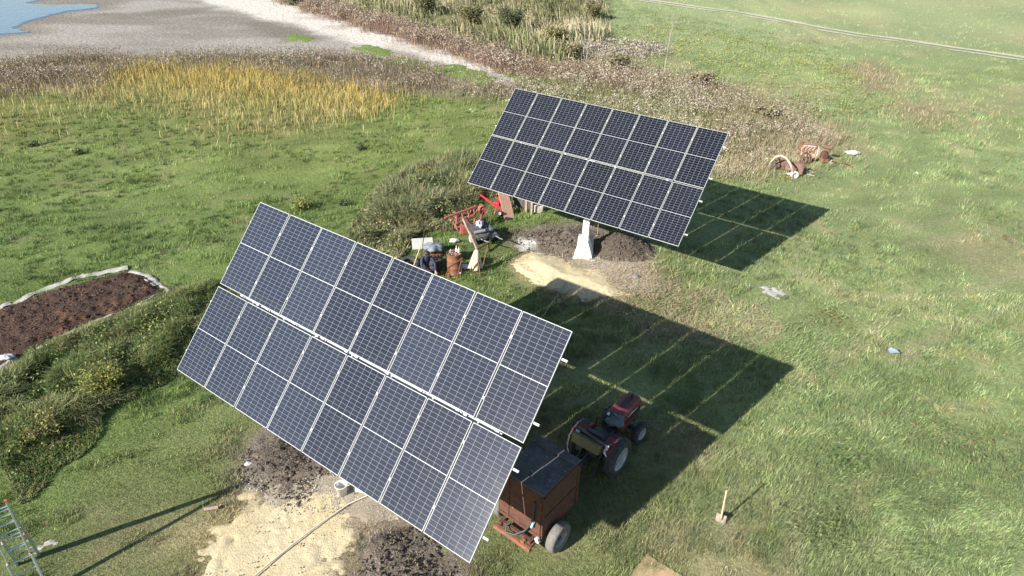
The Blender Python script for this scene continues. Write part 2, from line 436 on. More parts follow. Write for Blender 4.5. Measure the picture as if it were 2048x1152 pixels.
wg = wt.nodes.new('ShaderNodeNewGeometry'); wt.links.new(wg.outputs['Position'], wn.inputs['Vector'])
wp = wt.nodes.new('ShaderNodeBump'); wp.inputs['Strength'].default_value = .5; wp.inputs['Distance'].default_value = .08
wt.links.new(wn.outputs['Fac'], wp.inputs['Height']); wt.links.new(wp.outputs['Normal'], wb.inputs['Normal'])
def water_h(x, y, sd): return np.where(sd+1.1*(fbm(x, y, 2.2, 3, 52)-.5) > -.1, .075, -.1)
patch('water', np.clip(Z['water'], [-150, 0], [60, 210]), .45, water_h, lambda x, y, sd, z: mixc((.05, .1, .2), (.05, .1, .2), x*0), wm, 'blue shallow water of the receding lake', margin=2)
alg_mat = attr_mat('algae', .9, .35, 4.0, .5, 9.0, .05)
for k, lb in (('green1', 'small bright green patch alone on the grey lake bed'), ('green2', 'bright green moss patch beside the white salt crust, farthest of the three shore patches'),
              ('green3', 'narrow bright green moss patch between the other two shore patches'), ('green4', 'long bright green moss patch at the narrow end of the salt crust')):
    patch('moss_patch', Z[k], .22, lambda x, y, sd: .11*sstep(-1.0, .1, sd+1.6*(fbm(x, y, 1.0, 3, 61)-.5))-.05+.05*(fbm(x, y, .5, 2, 6)-.5)+.03*sstep(.2,.5,sd),
          lambda x, y, sd, z: mixc((.115, .185, .028), (.13, .155, .05), fbm(x, y, .8, 3, 62)), alg_mat, lb, kind='stuff', cat='moss')

# farm track: two pale wheel ruts
track = empty('dirt_track', (0, 0, 0)); tag(track, 'pale two-rut farm track crossing the far field', kind='structure')
rut_mat = mat('rut_chalk', (.44, .41, .33), (.31, .31, .21), 1.0, .95)
def rut(line, w, offs, seed):
    pts = []
    for i in range(len(line)-1):
        n = max(2, int(np.hypot(*(line[i+1]-line[i]))/.7))
        for t in np.linspace(0, 1, n, endpoint=False): pts.append(line[i]*(1-t)+line[i+1]*t)
    pts = np.array(pts); tg = np.gradient(pts, axis=0); tg /= np.linalg.norm(tg, axis=1)[:, None]; nr = np.stack([-tg[:, 1], tg[:, 0]], 1)
    pts = pts + nr*offs + nr*(fbm(pts[:, 0], pts[:, 1], 4, 2, seed)[:, None]-.5)*.4
    ww = w*(.45+1.1*fbm(pts[:, 0], pts[:, 1], 2.2, 3, seed+1)); ww[fbm(pts[:, 0], pts[:, 1], 5.0, 2, seed+2) < (.30 if offs > 0 else .5)] *= .22
    L = pts+nr*ww[:, None]; Rr = pts-nr*ww[:, None]
    V = np.concatenate([L, Rr]); z = hgt(V[:, 0], V[:, 1])+.05; n = len(pts); a = np.arange(n-1)
    link_mesh('wheel_rut', np_mesh('wheel_rut', np.column_stack([V, z]), np.stack([n+a, n+a+1, a+1, a], 1), None, m=rut_mat), parent=track)
rut(TRACK_W, .52, .6, 71); rut(TRACK_W, .34, -1.1, 75)

# bare sand and soil near the trackers
sand_mat = attr_mat('yellow_sand', .97, .16, 9.0, .7, 22.0, .03)
soil_mat = attr_mat('dug_soil', .98, .40, 11.0, 1.0, 18.0, .08)
gravel_mat = attr_mat('pale_gravel_dust', .97, .30, 22.0, .9, 40.0, .04)
def edge(sd, x, y, amp=.5, sc=.9, w=.35, seed=81): return sstep(-w, w, sd+amp*(fbm(x, y, sc, 4, seed)-.5)*2+.55*(fbm(x, y, .20, 2, seed+3)-.5))
def gravel_c(x, y, sd, z): return mixc((.235, .195, .14), (.37, .32, .245), fbm(x, y, .5, 4, 83))
patch('gravel_patch', Z['gravelA'], .07, lambda x, y, sd: .050*edge(sd, x, y, .7, .8)-.032+.03*fbm(x, y, .25, 3, 84), gravel_c, gravel_mat, 'pale dusty gravel around the foot of the near solar tracker', margin=.8)
patch('gravel_patch', Z['gravelB'], .09, lambda x, y, sd: .050*edge(sd, x, y, .9, 1.0)-.036+.03*fbm(x, y, .3, 3, 85), gravel_c, gravel_mat, 'pale trampled gravel at the foot of the far tracker post', margin=.8)
def sand_c(x, y, sd, z): return mixc((.42, .345, .20), (.50, .43, .28), fbm(x, y, .9, 4, 86))
def sandA_h(x, y, sd):
    ridg = np.abs(fbm(x, y, .34, 3, 88)-.5)*2
    return (.050*edge(sd, x, y, .45, .6)-.024)+(.030*(fbm(x, y, .16, 3, 88)-.5)+.03*(np.clip(ridg, 0, .5)-.25))*edge(sd, x, y)*sstep(.30, .6, fbm(x, y, 1.3, 2, 89))-.05*sstep(.68, .80, fbm(x, y, .9, 3, 87))*sstep(.9,.2,sd)
patch('sand_patch', Z['sandA'], .05, sandA_h, sand_c, sand_mat, 'yellow sand spread in front of the near solar tracker', margin=.8)
patch('sand_patch', Z['sandB'], .06, lambda x, y, sd: .055*edge(sd, x, y, .5, .9)-.03+.20*sstep(0, 1.4, sd)*fbm(x, y, 1.2, 3, 91)+.05*fbm(x, y, .3, 2, 92)*sstep(0, .4, sd), sand_c, sand_mat, 'low heap of yellow sand beside the far tracker base', margin=.8)
def soil_c(x, y, sd, z):
    c = mixc((.095, .077, .060), (.185, .155, .122), fbm(x, y, .8, 4, 93))
    w = (sstep(-.5, .15, psd(x, y, Z['limeB'])+.5*(fbm(x, y, .3, 3, 92)-.5))*.85)[:, None]; c = c*(1-w)+np.array((.50, .49, .47))*w
    w = sstep(.35, -.15, sd+.9*(fbm(x, y, .5, 3, 90)-.5))[:, None]*.55; return c*(1-w)+np.array((.21, .18, .145))*w
def clod(x, y, s, seed): return np.clip(fbm(x, y, s, 3, seed)-.42, 0, 1)
patch('soil_pile', Z['soilA'], .05, lambda x, y, sd: .07*edge(sd, x, y, .5, .8)-.03+.17*sstep(0, 1.3, sd)*fbm(x, y, 1.1, 2, 94)+.16*clod(x, y, .22, 95)*sstep(-.1, .6, sd), soil_c, soil_mat,
      'dark dug soil spread behind the near sand patch', kind='thing', cat='soil pile', margin=.8)
patch('soil_pile', Z['soilA2'], .05, lambda x, y, sd: .07*edge(sd, x, y, .5, .8)-.03+.22*sstep(0, 1.5, sd)*fbm(x, y, 1.0, 2, 96)+.17*clod(x, y, .22, 97)*sstep(-.1, .6, sd), soil_c, soil_mat,
      'dark dug soil heap under the low corner of the near tracker', kind='thing', cat='soil pile', margin=.8)
patch('soil_pile', Z['soilB'], .06, lambda x, y, sd: .07*edge(sd, x, y, .5, .9)-.03+.40*sstep(0, 1.6, sd)*fbm(x, y, 1.3, 2, 98)+.20*clod(x, y, .26, 99)*sstep(-.1, .6, sd), soil_c, soil_mat,
      'broad low heap of grey brown clods behind the white post', kind='thing', cat='soil pile', margin=.8)
mc = G(1243, 512)[:2]
def mound_h(x, y, sd):
    d = np.hypot((x-mc[0])/1.55, (y-mc[1]-.75)/1.35)
    return (.78*np.exp(-(d*1.45)**2.0))+.26*clod(x, y, .25, 101)*sstep(1.35, .8, d)-.10+.16*(fbm(x, y, .6, 4, 102)-.5)
mp_ = np.array([[mc[0]+2.3*math.cos(t), mc[1]+.75+2.0*math.sin(t)] for t in np.linspace(0, 6.2832, 14)[:-1]])
patch('soil_pile', mp_, .06, mound_h, lambda x, y, sd, z: mixc((.068, .055, .044), (.12, .10, .078), fbm(x, y, .7, 4, 103)), soil_mat,
      'rounded brown soil mound right of the white tracker post', kind='thing', cat='soil pile', margin=.3)
lime_mat = attr_mat('lime_dust', .95, .2, 20, .5, 30, .03)
for k, lb in (('lime', 'pale lime dust spilt on the grass beside the ladder'), ('lime2', 'pale lime dust patch on the open turf')):
    patch('lime_patch', Z[k], .05, lambda x, y, sd: .045*edge(sd, x, y, .5, .3, .3)-.034+.06*(fbm(x, y, .14, 3, 105)-.5), lambda x, y, sd, z: mixc((.46, .45, .43), (.30, .28, .24), fbm(x, y, .3, 3, 104)), lime_mat, lb, margin=.4)
# ------------------------------------------------------------------ vegetation (too many blades to count: stuff)
def wedge(n, r0, r1, half=.86):
    """points thinning out with distance from the drone's standpoint"""
    r = np.exp(rng.uniform(math.log(r0), math.log(r1), n)); a = rng.uniform(-half, half, n)
    return r*np.sin(a), r*np.cos(a), r

def inpoly(poly, n, grow=.0):
    """n points spread over a polygon"""
    lo_ = poly.min(0)-grow-1; hi_ = poly.max(0)+grow+1; xs, ys = [], []; got = 0; tries = 0
    while got < n and tries < 60:
        x = rng.uniform(lo_[0], hi_[0], n*2); y = rng.uniform(lo_[1], hi_[1], n*2)
        k = psd(x, y, poly)+1.6*(fbm(x, y, 1.6, 2, 7)-.5) > -grow
        k &= (np.abs(np.arctan2(x, y)) < .82) & (y > 3)
        xs.append(x[k]); ys.append(y[k]); got += k.sum(); tries += 1
    return np.concatenate(xs)[:n], np.concatenate(ys)[:n]

def blade_arrays(x, y, z, h, w, ang, lean, col, bent=False):
    n = len(x); B = np.stack([x, y, z], 1)
    face = ang+math.pi/2+rng.normal(0, .9, n)
    side = np.stack([np.cos(face), np.sin(face), np.zeros(n)], 1)*(w/2)[:, None]
    d = np.stack([np.cos(ang), np.sin(ang), np.zeros(n)], 1)
    lz = np.sqrt(np.clip(1-lean**2, .02, 1))
    if not bent:
        T = B + d*(lean*h)[:, None]; T[:, 2] += lz*h
        V = np.stack([B-side, B+side, T], 1).reshape(-1, 3)
        F = np.arange(3*n).reshape(-1, 3)
        return V, [F], col
    M = B + d*(lean*h*.28)[:, None]; M[:, 2] += h*.58
    T = B + d*(lean*h)[:, None]; T[:, 2] += h*(.58+.42*lz*np.clip(1.1-lean, .0, 1))
    V = np.stack([B-side*.7, B+side*.7, M+side, M-side, T], 1).reshape(-1, 3)
    o = (np.arange(n)*5)[:, None]
    return V, [o+np.array([[0, 1, 2, 3]]), o+np.array([[3, 2, 4]])], np.concatenate([col, col])

def flake_arrays(P, size, col, flat=0.0):
    """small leaf or seed-fluff faces turned every way"""
    n = len(P); u = rng.normal(size=(n, 3)); u /= np.linalg.norm(u, axis=1)[:, None]
    v = np.cross(u, rng.normal(size=(n, 3))); v[:, 2] *= (1-flat); u[:, 2] *= (1-flat)
    v /= np.linalg.norm(v, axis=1)[:, None]; s = size[:, None]
    V = np.stack([P-u*s*.5-v*s*.35, P+u*s*.5-v*s*.2, P+u*s*.1+v*s*.6], 1).reshape(-1, 3)
    return V, [np.arange(3*n).reshape(-1, 3)], col

def join(parts):
    V = []; Fs = {}; Cs = {}; o = 0
    for v, F, c in parts:
        i = 0
        for f in F:
            k = f.shape[1]; Fs.setdefault(k, []).append(f+o); Cs.setdefault(k, []).append(c[i:i+len(f)]); i += len(f)
        V.append(v); o += len(v)
    ks = sorted(Fs)
    return np.concatenate(V), [np.concatenate(Fs[k]) for k in ks], np.concatenate([np.concatenate(Cs[k]) for k in ks])

def stuff(name, parts, m, label, cat, parent=None):
    V, F, c = join(parts)
    o = link_mesh(name, np_mesh(name, V, F, c, 'FACE', False, m), parent=parent)
    if parent is None: tag(o, label, cat, kind='stuff')
    else: o['kind'] = 'stuff'
    return o

def jit(c, n, a=.25, hue=.10):
    c = np.broadcast_to(np.array(c, float), (n, 3))
    return np.clip(c*(1+rng.normal(0, a, (n, 1)))*(1+rng.normal(0, hue, (n, 3))), .004, .9)

grass_mat = attr_mat('grass_blade', .75, .0, trans=.16, spec=.25)
dry_mat = attr_mat('dry_stalk', .9, .0, trans=.12, spec=.15)
fluff_mat = attr_mat('seed_fluff', .95, .0, trans=.2, spec=.1)

BARE = ('lake', 'sandA', 'soilA', 'soilA2', 'sandB', 'soilB', 'bed', 'lime', 'lime2')
def bare(x, y):
    s = np.full(x.shape, -50.)
    for k in BARE: s = np.maximum(s, psd(x, y, Z[k]))
    d = np.hypot((x-mc[0])/1.55, (y-mc[1]-.75)/1.35); s = np.maximum(s, (1.15-d)*1.3)
    return s
def thin(x, y):
    g = np.maximum(psd(x, y, Z['gravelA']), psd(x, y, Z['gravelB']))
    return sstep(-.4, .4, g+.8*(fbm(x, y, .8, 3, 84)-.5))

# short turf over the whole field
n = 1150000
x, y, r = wedge(n, 7.0, 150)
b = bare(x, y)
keep = (rng.random(n) < sstep(.42, -.30, b+1.0*(fbm(x, y, .5, 3, 111)-.5)*2)) & (rng.random(n) > .86*thin(x, y))
keep &= (rng.random(n) < .45+.9*fbm(x, y, .8, 3, 112))
dtr = pld(x, y, TRACK_W); keep &= ~((dtr > .2) & (dtr < 1.0) & (rng.random(n) < .6))
x, y, r = x[keep], y[keep], r[keep]; n = len(x)
c, dry = tint(x, y)
lng = np.clip(sstep(3, 12, x-.1*(y-12)+3*(fbm(x, y, 3, 2, 113)-.5))*sstep(26, 12, y), 0, 1)      # long lodged grass on the right
tuft = sstep(.50, .72, fbm(.55*(x*.92+y*.38), y*.92-x*.38, .55, 3, 114))
keep = rng.random(n) < .55+.6*tuft
x, y, r, c, dry, lng, tuft = [v[keep] for v in (x, y, r, c, dry, lng, tuft)]; n = len(x)
rr = np.clip(r/14, .8, 6)
h = (.05+.13*tuft+.04*rng.random(n)+.05*lng)*rr**.25*(1-.4*dry)
w = (.010+.006*rng.random(n))*rr**.62
flow = 2*math.pi*fbm(x, y, 2.6, 3, 115)*1.6
ang = np.where(rng.random(n) < .2+.75*lng, flow+rng.normal(0, .35, n), rng.uniform(0, 6.283, n))
lean = np.clip(rng.normal(.45, .2, n)+.42*lng, .05, .97)
col = c*np.exp(rng.normal(-.03, 1, (n, 1))*(.40-.22*sstep(20, 45, r))[:, None])*(1+rng.normal(0, .07, (n, 3)))
col *= (.9+.35*tuft)[:, None]
ds = rng.random(n) < (.10+.25*dry)*sstep(60, 20, r); col[ds] = jit(STRAW, ds.sum(), .25)
z = hgt(x, y)-.01
stuff('grass', [blade_arrays(x, y, z, h, w, ang, lean, np.clip(col, .005, .8))], grass_mat, 'short green and straw coloured turf covering the field', 'grass')

# coarser tussocks that make the sward uneven
n = 17000; x, y, r = wedge(n, 8.0, 60); k = (bare(x, y) < -.25) & (thin(x, y) < .3) & (fbm(x, y, 4, 2, 117) > .42); x, y, r = x[k], y[k], r[k]; n = len(x)
m_ = 26; X = np.repeat(x, m_)+rng.normal(0, .09, n*m_); Y = np.repeat(y, m_)+rng.normal(0, .09, n*m_); N = len(X)
c, dry = tint(X, Y); rr = np.clip(np.hypot(X, Y)/14, .8, 4); dk = np.repeat(rng.uniform(.65, 1.25, n), m_)[:, None]*np.repeat(np.stack([rng.uniform(.8, 1.15, n), np.ones(n), rng.uniform(.8, 1.2, n)], 1), m_, 0)
stuff('grass_tussocks', [blade_arrays(X, Y, hgt(X, Y)-.01, rng.uniform(.08, .24, N)*np.repeat(rng.uniform(.7, 1.3, n), m_), .014*rr**.8*rng.uniform(.7, 1.3, N), rng.uniform(0, 6.28, N), rng.uniform(.15, .9, N), jit(1, N, .2, .06)*c*dk)],
      grass_mat, 'darker grass tussocks dotted through the turf', 'grass')

# lodged long grass, wind-combed, on the right
n = 240000; x, y, r = wedge(n, 9.5, 34); k = (x-.1*(y-12)+3*(fbm(x, y, 3, 2, 113)-.5) > 6.0) & (fbm(x, y, 1.1, 3, 118)+.03*(14.5-y) > .46); x, y, r = x[k], y[k], r[k]; n = len(x)
c, dry = tint(x, y); flow = 2*math.pi*fbm(x, y, 2.2, 3, 115)*1.8
stuff('lodged_grass', [blade_arrays(x, y, hgt(x, y), rng.uniform(.10, .26, n), .0075*np.clip(r/12, 1, 3)*rng.uniform(.7, 1.4, n), flow+rng.normal(0, .6, n), rng.uniform(.45, .97, n), np.clip(c*np.exp(rng.normal(.0, .30, (n, 1))), .01, .6), True)],
      grass_mat, 'long pale grass lying in swirls right of the trackers', 'grass')

# tall grass bank beside the compost bed
def leaves(key, n, hh, cc, s0, s1):
    x, y = inpoly(Z[key], n, -.1); n = len(x); e = sstep(-.2, 1.0, psd(x, y, Z[key])); cl = fbm(x, y, .8, 3, 126); k = rng.random(n) < sstep(.35, .65, cl); x, y, e, cl = x[k], y[k], e[k], cl[k]; n = len(x); cc = np.array(cc)
    z_ = hgt(x, y)+hh*(.25+e*sstep(.3, .75, cl))*rng.uniform(.35, 1.0, n)
    return [flake_arrays(np.stack([x, y, z_], 1), rng.uniform(s0, s1, n), np.clip(jit(1, n, .28, .08)*cc[rng.integers(0, len(cc), n)], .01, .6), .25)]
n = 66000; x, y = inpoly(Z['bank'], n, .35); n = len(x); e = sstep(-.3, 1.0, psd(x, y, Z['bank'])); cl = fbm(x, y, .7, 3, 121)
big = fbm(x, y, 2.0, 2, 124)
hh = (.14+.46*e*sstep(.25, .75, cl))*rng.uniform(.6, 1.2, n)*(.6+.8*big)
c = mixc((.125, .185, .055), (.235, .265, .115), sstep(.3, .7, fbm(x, y, 1.1, 2, 122))); yl = rng.random(n) < .16; c[yl] = (.32, .27, .11)
stuff('tall_grass', [blade_arrays(x, y, hgt(x, y)-.02, hh, rng.uniform(.012, .026, n), 2*math.pi*fbm(x, y, 1.4, 2, 123)*1.5+rng.normal(0, 1.3, n), rng.uniform(.15, .95, n), jit(1, n, .32, .10)*c, True)]+leaves('bank', 5500, .36, [(.10, .16, .04), (.15, .20, .06), (.26, .25, .09), (.08, .13, .04)], .05, .10),
      grass_mat, 'tall rank green grass on the bank below the compost bed', 'grass')

# reed clump behind the near tracker
n = 46000; x, y = inpoly(Z['reeds'], n); n = len(x); e = sstep(-.4, 1.5, psd(x, y, Z['reeds'])); cl = fbm(x, y, 1.1, 3, 131)
hh = (.25+1.15*e*sstep(.2, .75, cl))*rng.uniform(.55, 1.15, n)
c = mixc((.165, .20, .085), (.285, .29, .145), sstep(.3, .7, fbm(x, y, 1.4, 3, 132))); yl = rng.random(n) < .20; c[yl] = (.38, .33, .19); yl = rng.random(n) < .10; c[yl] = (.08, .11, .04)
stuff('reeds', [blade_arrays(x, y, hgt(x, y)-.02, hh, rng.uniform(.018, .042, n), 2*math.pi*fbm(x, y, 2.0, 2, 133)*1.5+rng.normal(0, 1.3, n), rng.uniform(.1, .9, n), jit(1, n, .30, .10)*c, True)]+leaves('reeds', 9000, .85, [(.17, .20, .075), (.26, .255, .12), (.34, .30, .17), (.12, .15, .055)], .06, .13),
      grass_mat, 'shaggy olive reed clump behind the near tracker', 'reeds')

# yellow reeds on the lake side
P_ = []
for key, n in (('yellow', 46000), ('yellow2', 11000)):
    x, y = inpoly(Z[key], n, .5); n = len(x); d = psd(x, y, Z[key]); cl = fbm(x, y, 1.1, 4, 141)
    x = x+rng.normal(0, 1.2, n); y = y+rng.normal(0, 1.6, n); k = rng.random(n) < sstep(.32, .62, cl)*(.16+.75*sstep(40, 52, y+.25*(x+20))); x, y, cl = x[k], y[k], cl[k]; n = len(x)
    up_ = sstep(40, 52, y+.25*(x+20)); hh = (.60+.55*sstep(.3, .8, cl)*up_)*rng.uniform(.4, 1.35, n)
    c = mixc((.54, .46, .24), (.52, .385, .11), np.clip(up_*.9+rng.normal(0, .25, n), 0, 1)); gr = rng.random(n) < .2; c[gr] = (.28, .29, .09); gr = rng.random(n) < .1; c[gr] = (.24, .17, .09)
    P_.append(blade_arrays(x, y, hgt(x, y)-.02, hh, rng.uniform(.010, .028, n), rng.normal(.4, 1.6, n), rng.uniform(.05, .85, n), jit(1, n, .25, .07)*c, True))
stuff('yellow_reeds', P_, dry_mat, 'golden yellow reeds standing on the lawn by the lake', 'reeds')

# dry weeds with pale seed heads: stems plus fluff
def weed_bed(name, key, n, h0, h1, stem, heads, label, headp=.7, fl=9, fs=(.07, .16), grow=.3, clump=2.4, seed=150, thr=.3, jt=.7):
    x, y = inpoly(Z[key], n, grow); n = len(x); cl = fbm(x, y, clump, 3, seed)
    x = x+rng.normal(0, jt, n); y = y+rng.normal(0, jt*1.3, n); k = rng.random(n) < sstep(thr-.15, thr+.25, cl); x, y, cl = x[k], y[k], cl[k]; n = len(x)
    hh = rng.uniform(h0, h1, n)*(.6+.7*cl); z = hgt(x, y)
    m_ = 4; X = np.repeat(x, m_)+rng.normal(0, .10, n*m_); Y = np.repeat(y, m_)+rng.normal(0, .10, n*m_); N = len(X)
    HH = np.repeat(hh, m_)*rng.uniform(.6, 1.0, N); a = rng.uniform(0, 6.28, N); ln = rng.uniform(.1, .6, N)
    sc = np.array(stem); cs = jit(1, N, .3, .08)*sc[rng.integers(0, len(sc), N)]
    parts = [blade_arrays(X, Y, hgt(X, Y)-.02, HH, rng.uniform(.018, .045, N), a, ln, np.clip(cs, .01, .7))]
    q = rng.random(n) < headp*sstep(.25, .6, fbm(x, y, 2.6, 2, seed+5)); x, y, z, hh = x[q], y[q], z[q], hh[q]; n = len(x)
    fx = np.repeat(x, fl)+rng.normal(0, .16, n*fl); fy = np.repeat(y, fl)+rng.normal(0, .16, n*fl); N = len(fx)
    fz = np.repeat(z+hh*.82, fl)+rng.normal(0, .12, N)*np.repeat(hh, fl)
    hc = np.array(heads); ci = np.repeat(rng.integers(0, len(hc), n), fl)
    parts.append(flake_arrays(np.stack([fx, fy, np.maximum(fz, .05)], 1), rng.uniform(*fs, N), np.clip(jit(1, N, .25, .05)*hc[ci], .02, .8)))
    return stuff(name, parts, fluff_mat, label, 'weeds')
WH = [(.38, .325, .25), (.33, .27, .20), (.27, .21, .15), (.45, .40, .32), (.22, .19, .11)]
BR = [(.30, .225, .175), (.25, .18, .14), (.36, .29, .215), (.26, .23, .14)]
weed_bed('dry_weeds', 'weeds', 9500, .5, 1.25, BR+[(.14, .15, .07)], WH, 'purple brown dry weeds with pale seed heads along the near lake shore', .6, 7, (.05, .13), seed=151, thr=.36)
weed_bed('dry_weeds', 'shore', 6500, .6, 1.5, [(.31, .215, .16), (.25, .16, .12), (.35, .26, .19)], [(.38, .30, .235), (.31, .225, .17), (.44, .385, .31), (.25, .19, .13)], 'reddish dry weeds along the far edge of the salt crust', .75, 7, (.07, .17), seed=156, thr=.36)
weed_bed('dry_weeds', 'white', 6000, .4, 1.05, [(.25, .27, .11), (.30, .25, .15), (.22, .25, .10), (.27, .27, .12)], [(.43, .385, .30), (.35, .30, .21), (.50, .45, .37), (.24, .26, .12)], 'white fluffy seeding weeds behind the far solar tracker', .75, 9, (.05, .12), seed=161, thr=.40, jt=1.6)
weed_bed('dry_weeds', 'brown', 7200, .45, 1.15, [(.34, .28, .195), (.28, .225, .155), (.38, .325, .21), (.27, .27, .13)], [(.33, .265, .19), (.48, .42, .34), (.28, .23, .16)], 'brown withered weeds right of the far tracker', .45, 7, (.05, .12), seed=166, jt=1.7)
weed_bed('pale_straw', 'pale', 1300, .3, .7, [(.38, .34, .27), (.30, .26, .19)], [(.42, .38, .31), (.33, .29, .23)], 'patch of bleached straw on the far slope', .9, 8, (.10, .22), seed=171)
x, y = inpoly(Z['straw'], 9000, .6); n = len(x)
P_ = [blade_arrays(x, y, hgt(x, y)-.02, rng.uniform(.15, .5, n), rng.uniform(.03, .05, n), rng.uniform(0, 6.28, n), rng.uniform(.2, .8, n), jit((.36, .31, .20), n, .25))]
for k2, q in (('browns2', 1300), ('browns3', 1300)):
    pc_ = Z[k2].mean(0); x = rng.normal(pc_[0], 2.6, q); y = rng.normal(pc_[1], 3.2, q); n = len(x); P_.append(blade_arrays(x, y, hgt(x, y)-.02, rng.uniform(.15, .45, n), rng.uniform(.03, .06, n), rng.uniform(0, 6.28, n), rng.uniform(.2, .8, n), jit((.28, .235, .145), n, .25)))
stuff('dry_grass', P_, dry_mat, 'bleached dry grass edging the weeds near the rusty engine', 'grass')

# olive reed and scrub belt on the far shore
x, y = inpoly(Z['olive'], 26000, .3); n = len(x); cl = fbm(x, y, 3.2, 3, 181); hue = fbm(x, y, 5.0, 3, 182)
hh = (.5+1.9*sstep(.3, .75, cl))*rng.uniform(.55, 1.1, n)
c = mixc((.19, .205, .09), (.40, .355, .22), sstep(.32, .66, hue)); yl = rng.random(n) < .15; c[yl] = (.36, .31, .20); dk = rng.random(n) < .12; c[dk] = (.06, .075, .035)
stuff('shore_reeds', [blade_arrays(x, y, hgt(x, y)-.02, hh, rng.uniform(.05, .12, n), 2*math.pi*fbm(x, y, 5, 2, 183)+rng.normal(0, .5, n), rng.uniform(.15, .75, n), jit(1, n, .22, .06)*c, True)],
      dry_mat, 'olive and buff reed belt on the far shore of the lake', 'reeds')

# low leafy weeds on the far slope and along the pit
P_ = []
for box_, n, cc in (([(1200,60),(1340,50),(1640,110),(1800,200),(1650,250),(1500,210),(1330,160),(1230,120)], 30000, [(.20, .265, .085), (.23, .28, .095), (.28, .28, .09), (.34, .31, .10)]),
                    ([(1200,-8),(1300,20),(1700,100),(1640,120),(1340,60),(1215,60)], 14000, [(.17, .235, .085), (.2, .255, .10)]),
                    ([(1040,190),(1100,165),(1180,150),(1260,190),(1180,200)], 6000, [(.16, .20, .075), (.2, .22, .09)])):
    x, y = inpoly(GP(box_), n, .5); n = len(x); k = fbm(x, y, 1.5, 4, 186) > rng.uniform(.35, .62, n); x, y = x[k], y[k]; n = len(x)
    cc = np.array(cc); P_.append(flake_arrays(np.stack([x, y, hgt(x, y)+rng.uniform(.02, .30, n)*fbm(x, y, 1.2, 2, 187)*1.4], 1), rng.uniform(.06, .16, n), np.clip(jit(1, n, .25, .06)*cc[rng.integers(0, len(cc), n)], .01, .6), .45))
stuff('leafy_weeds', P_, grass_mat, 'low broad-leaved green weeds covering the far slope', 'weeds')

# scattered rosettes in the turf: fallen leaves and docks with red stems
P_ = []
for px, py, n, sp_, cc in ((1850, 865, 120, 1.1, [(.22, .10, .07), (.27, .18, .09), (.18, .19, .07), (.2, .22, .09)]), (1940, 905, 70, .9, [(.22, .10, .07), (.17, .2, .08)]), (1660, 640, 200, .9, [(.22, .20, .05), (.15, .10, .05)]), (1700, 930, 120, .5, [(.09, .14, .04)]),
                           (1660, 1075, 120, .7, [(.22, .26, .09), (.13, .18, .06)]), (830, 1000, 60, .3, [(.1, .15, .04)]), (1570, 358, 200, .5, [(.34, .30, .06), (.16, .2, .05)]), (830, 935, 80, .4, [(.1, .15, .04)])):
    q = G(px, py); x = q[0]+rng.normal(0, sp_*.5, n); y = q[1]+rng.normal(0, sp_*.5, n); cc = np.array(cc)
    P_.append(flake_arrays(np.stack([x, y, hgt(x, y)+rng.uniform(.08, .22, n)], 1), rng.uniform(.035, .09, n), jit(1, n, .25, .08)*cc[rng.integers(0, len(cc), n)], .3))
stuff('dock_leaves', P_, grass_mat, 'scattered red and yellow dock leaves in the turf', 'weeds')

# yellow-leaved shrubs and dark herbs one can point to
leaf_mat = attr_mat('leaf', .7, .0, trans=.25, spec=.3); bark_mat = mat('bark', (.16, .12, .09), (.09, .07, .05), 12, .9, bump=.4)
def shrub(name, px, py, rad, hgt_, n, cc, ls, label, cat, group=None, squat=1.0):
    q = G(px, py); zz = hz(q[0], q[1]); root = empty(name, (q[0], q[1], zz), 0, label, cat, group)
    mb = MB(); tips = []
    for i in range(9):
        a = i*2.4; t = Vector((rad*.75*math.cos(a)*random.uniform(.5, 1), rad*.75*math.sin(a)*random.uniform(.5, 1), hgt_*random.uniform(.55, .95)))
        mb.tube([(0, 0, -.05), t*.45+Vector((0, 0, .1*hgt_)), t], [.018*hgt_+.006, .010*hgt_+.004, .004], 6); tips.append(t)
    mb.build('stem', bark_mat, root)
    t = np.array(tips); k = rng.integers(0, len(t), n); f = rng.uniform(.35, 1.1, n)[:, None]
    P = t[k]*f+rng.normal(0, .13*rad+.03, (n, 3)); P[:, 2] = np.maximum(P[:, 2]*squat, .03); cc = np.array(cc)
    stuff('foliage', [flake_arrays(P, rng.uniform(ls*.6, ls*1.4, n), np.clip(jit(1, n, .25, .07)*cc[rng.integers(0, len(cc), n)], .01, .7), .25)], leaf_mat, '', '', root)
YS = [(.36, .33, .07), (.22, .24, .06), (.12, .16, .04)]
shrub('shrub', 212, 790, .75, 1.0, 1500, YS, .06, 'yellow-leaved shrub in the tall grass bank, nearest the compost bed corner', 'shrub')
shrub('shrub', 90, 880, .6, .75, 1000, [(.26, .24, .08), (.13, .16, .05), (.30, .24, .10)], .06, 'straw-yellow bushy clump at the foot of the grass bank near the ladder', 'shrub')
shrub('shrub', 600, 418, .55, .5, 420, [(.32, .34, .09), (.18, .22, .06)], .09, 'small pale yellow-green shrub just behind the top edge of the near tracker', 'shrub')
shrub('shrub', 845, 372, .8, .9, 1200, YS, .07, 'yellow-green shrub at the lakeward edge of the reed clump', 'shrub')
DK = [(.055, .095, .05), (.075, .12, .055)]
for i, (px, py, rd, lb) in enumerate(((722, 300, .32, 'dark green rosette herb alone on the lawn left of the far tracker'), (66, 292, .34, 'dark green rosette herb by the sparse yellow reeds at the photo edge'),
                      (158, 308, .32, 'dark green rosette herb below the yellow reed patch'), (690, 410, .34, 'dark green rosette herb in front of the reed clump'))):
    shrub('herb', px, py, rd, .20, 150, DK, .10, lb, 'herb', 'dark rosette herbs on the lawn')
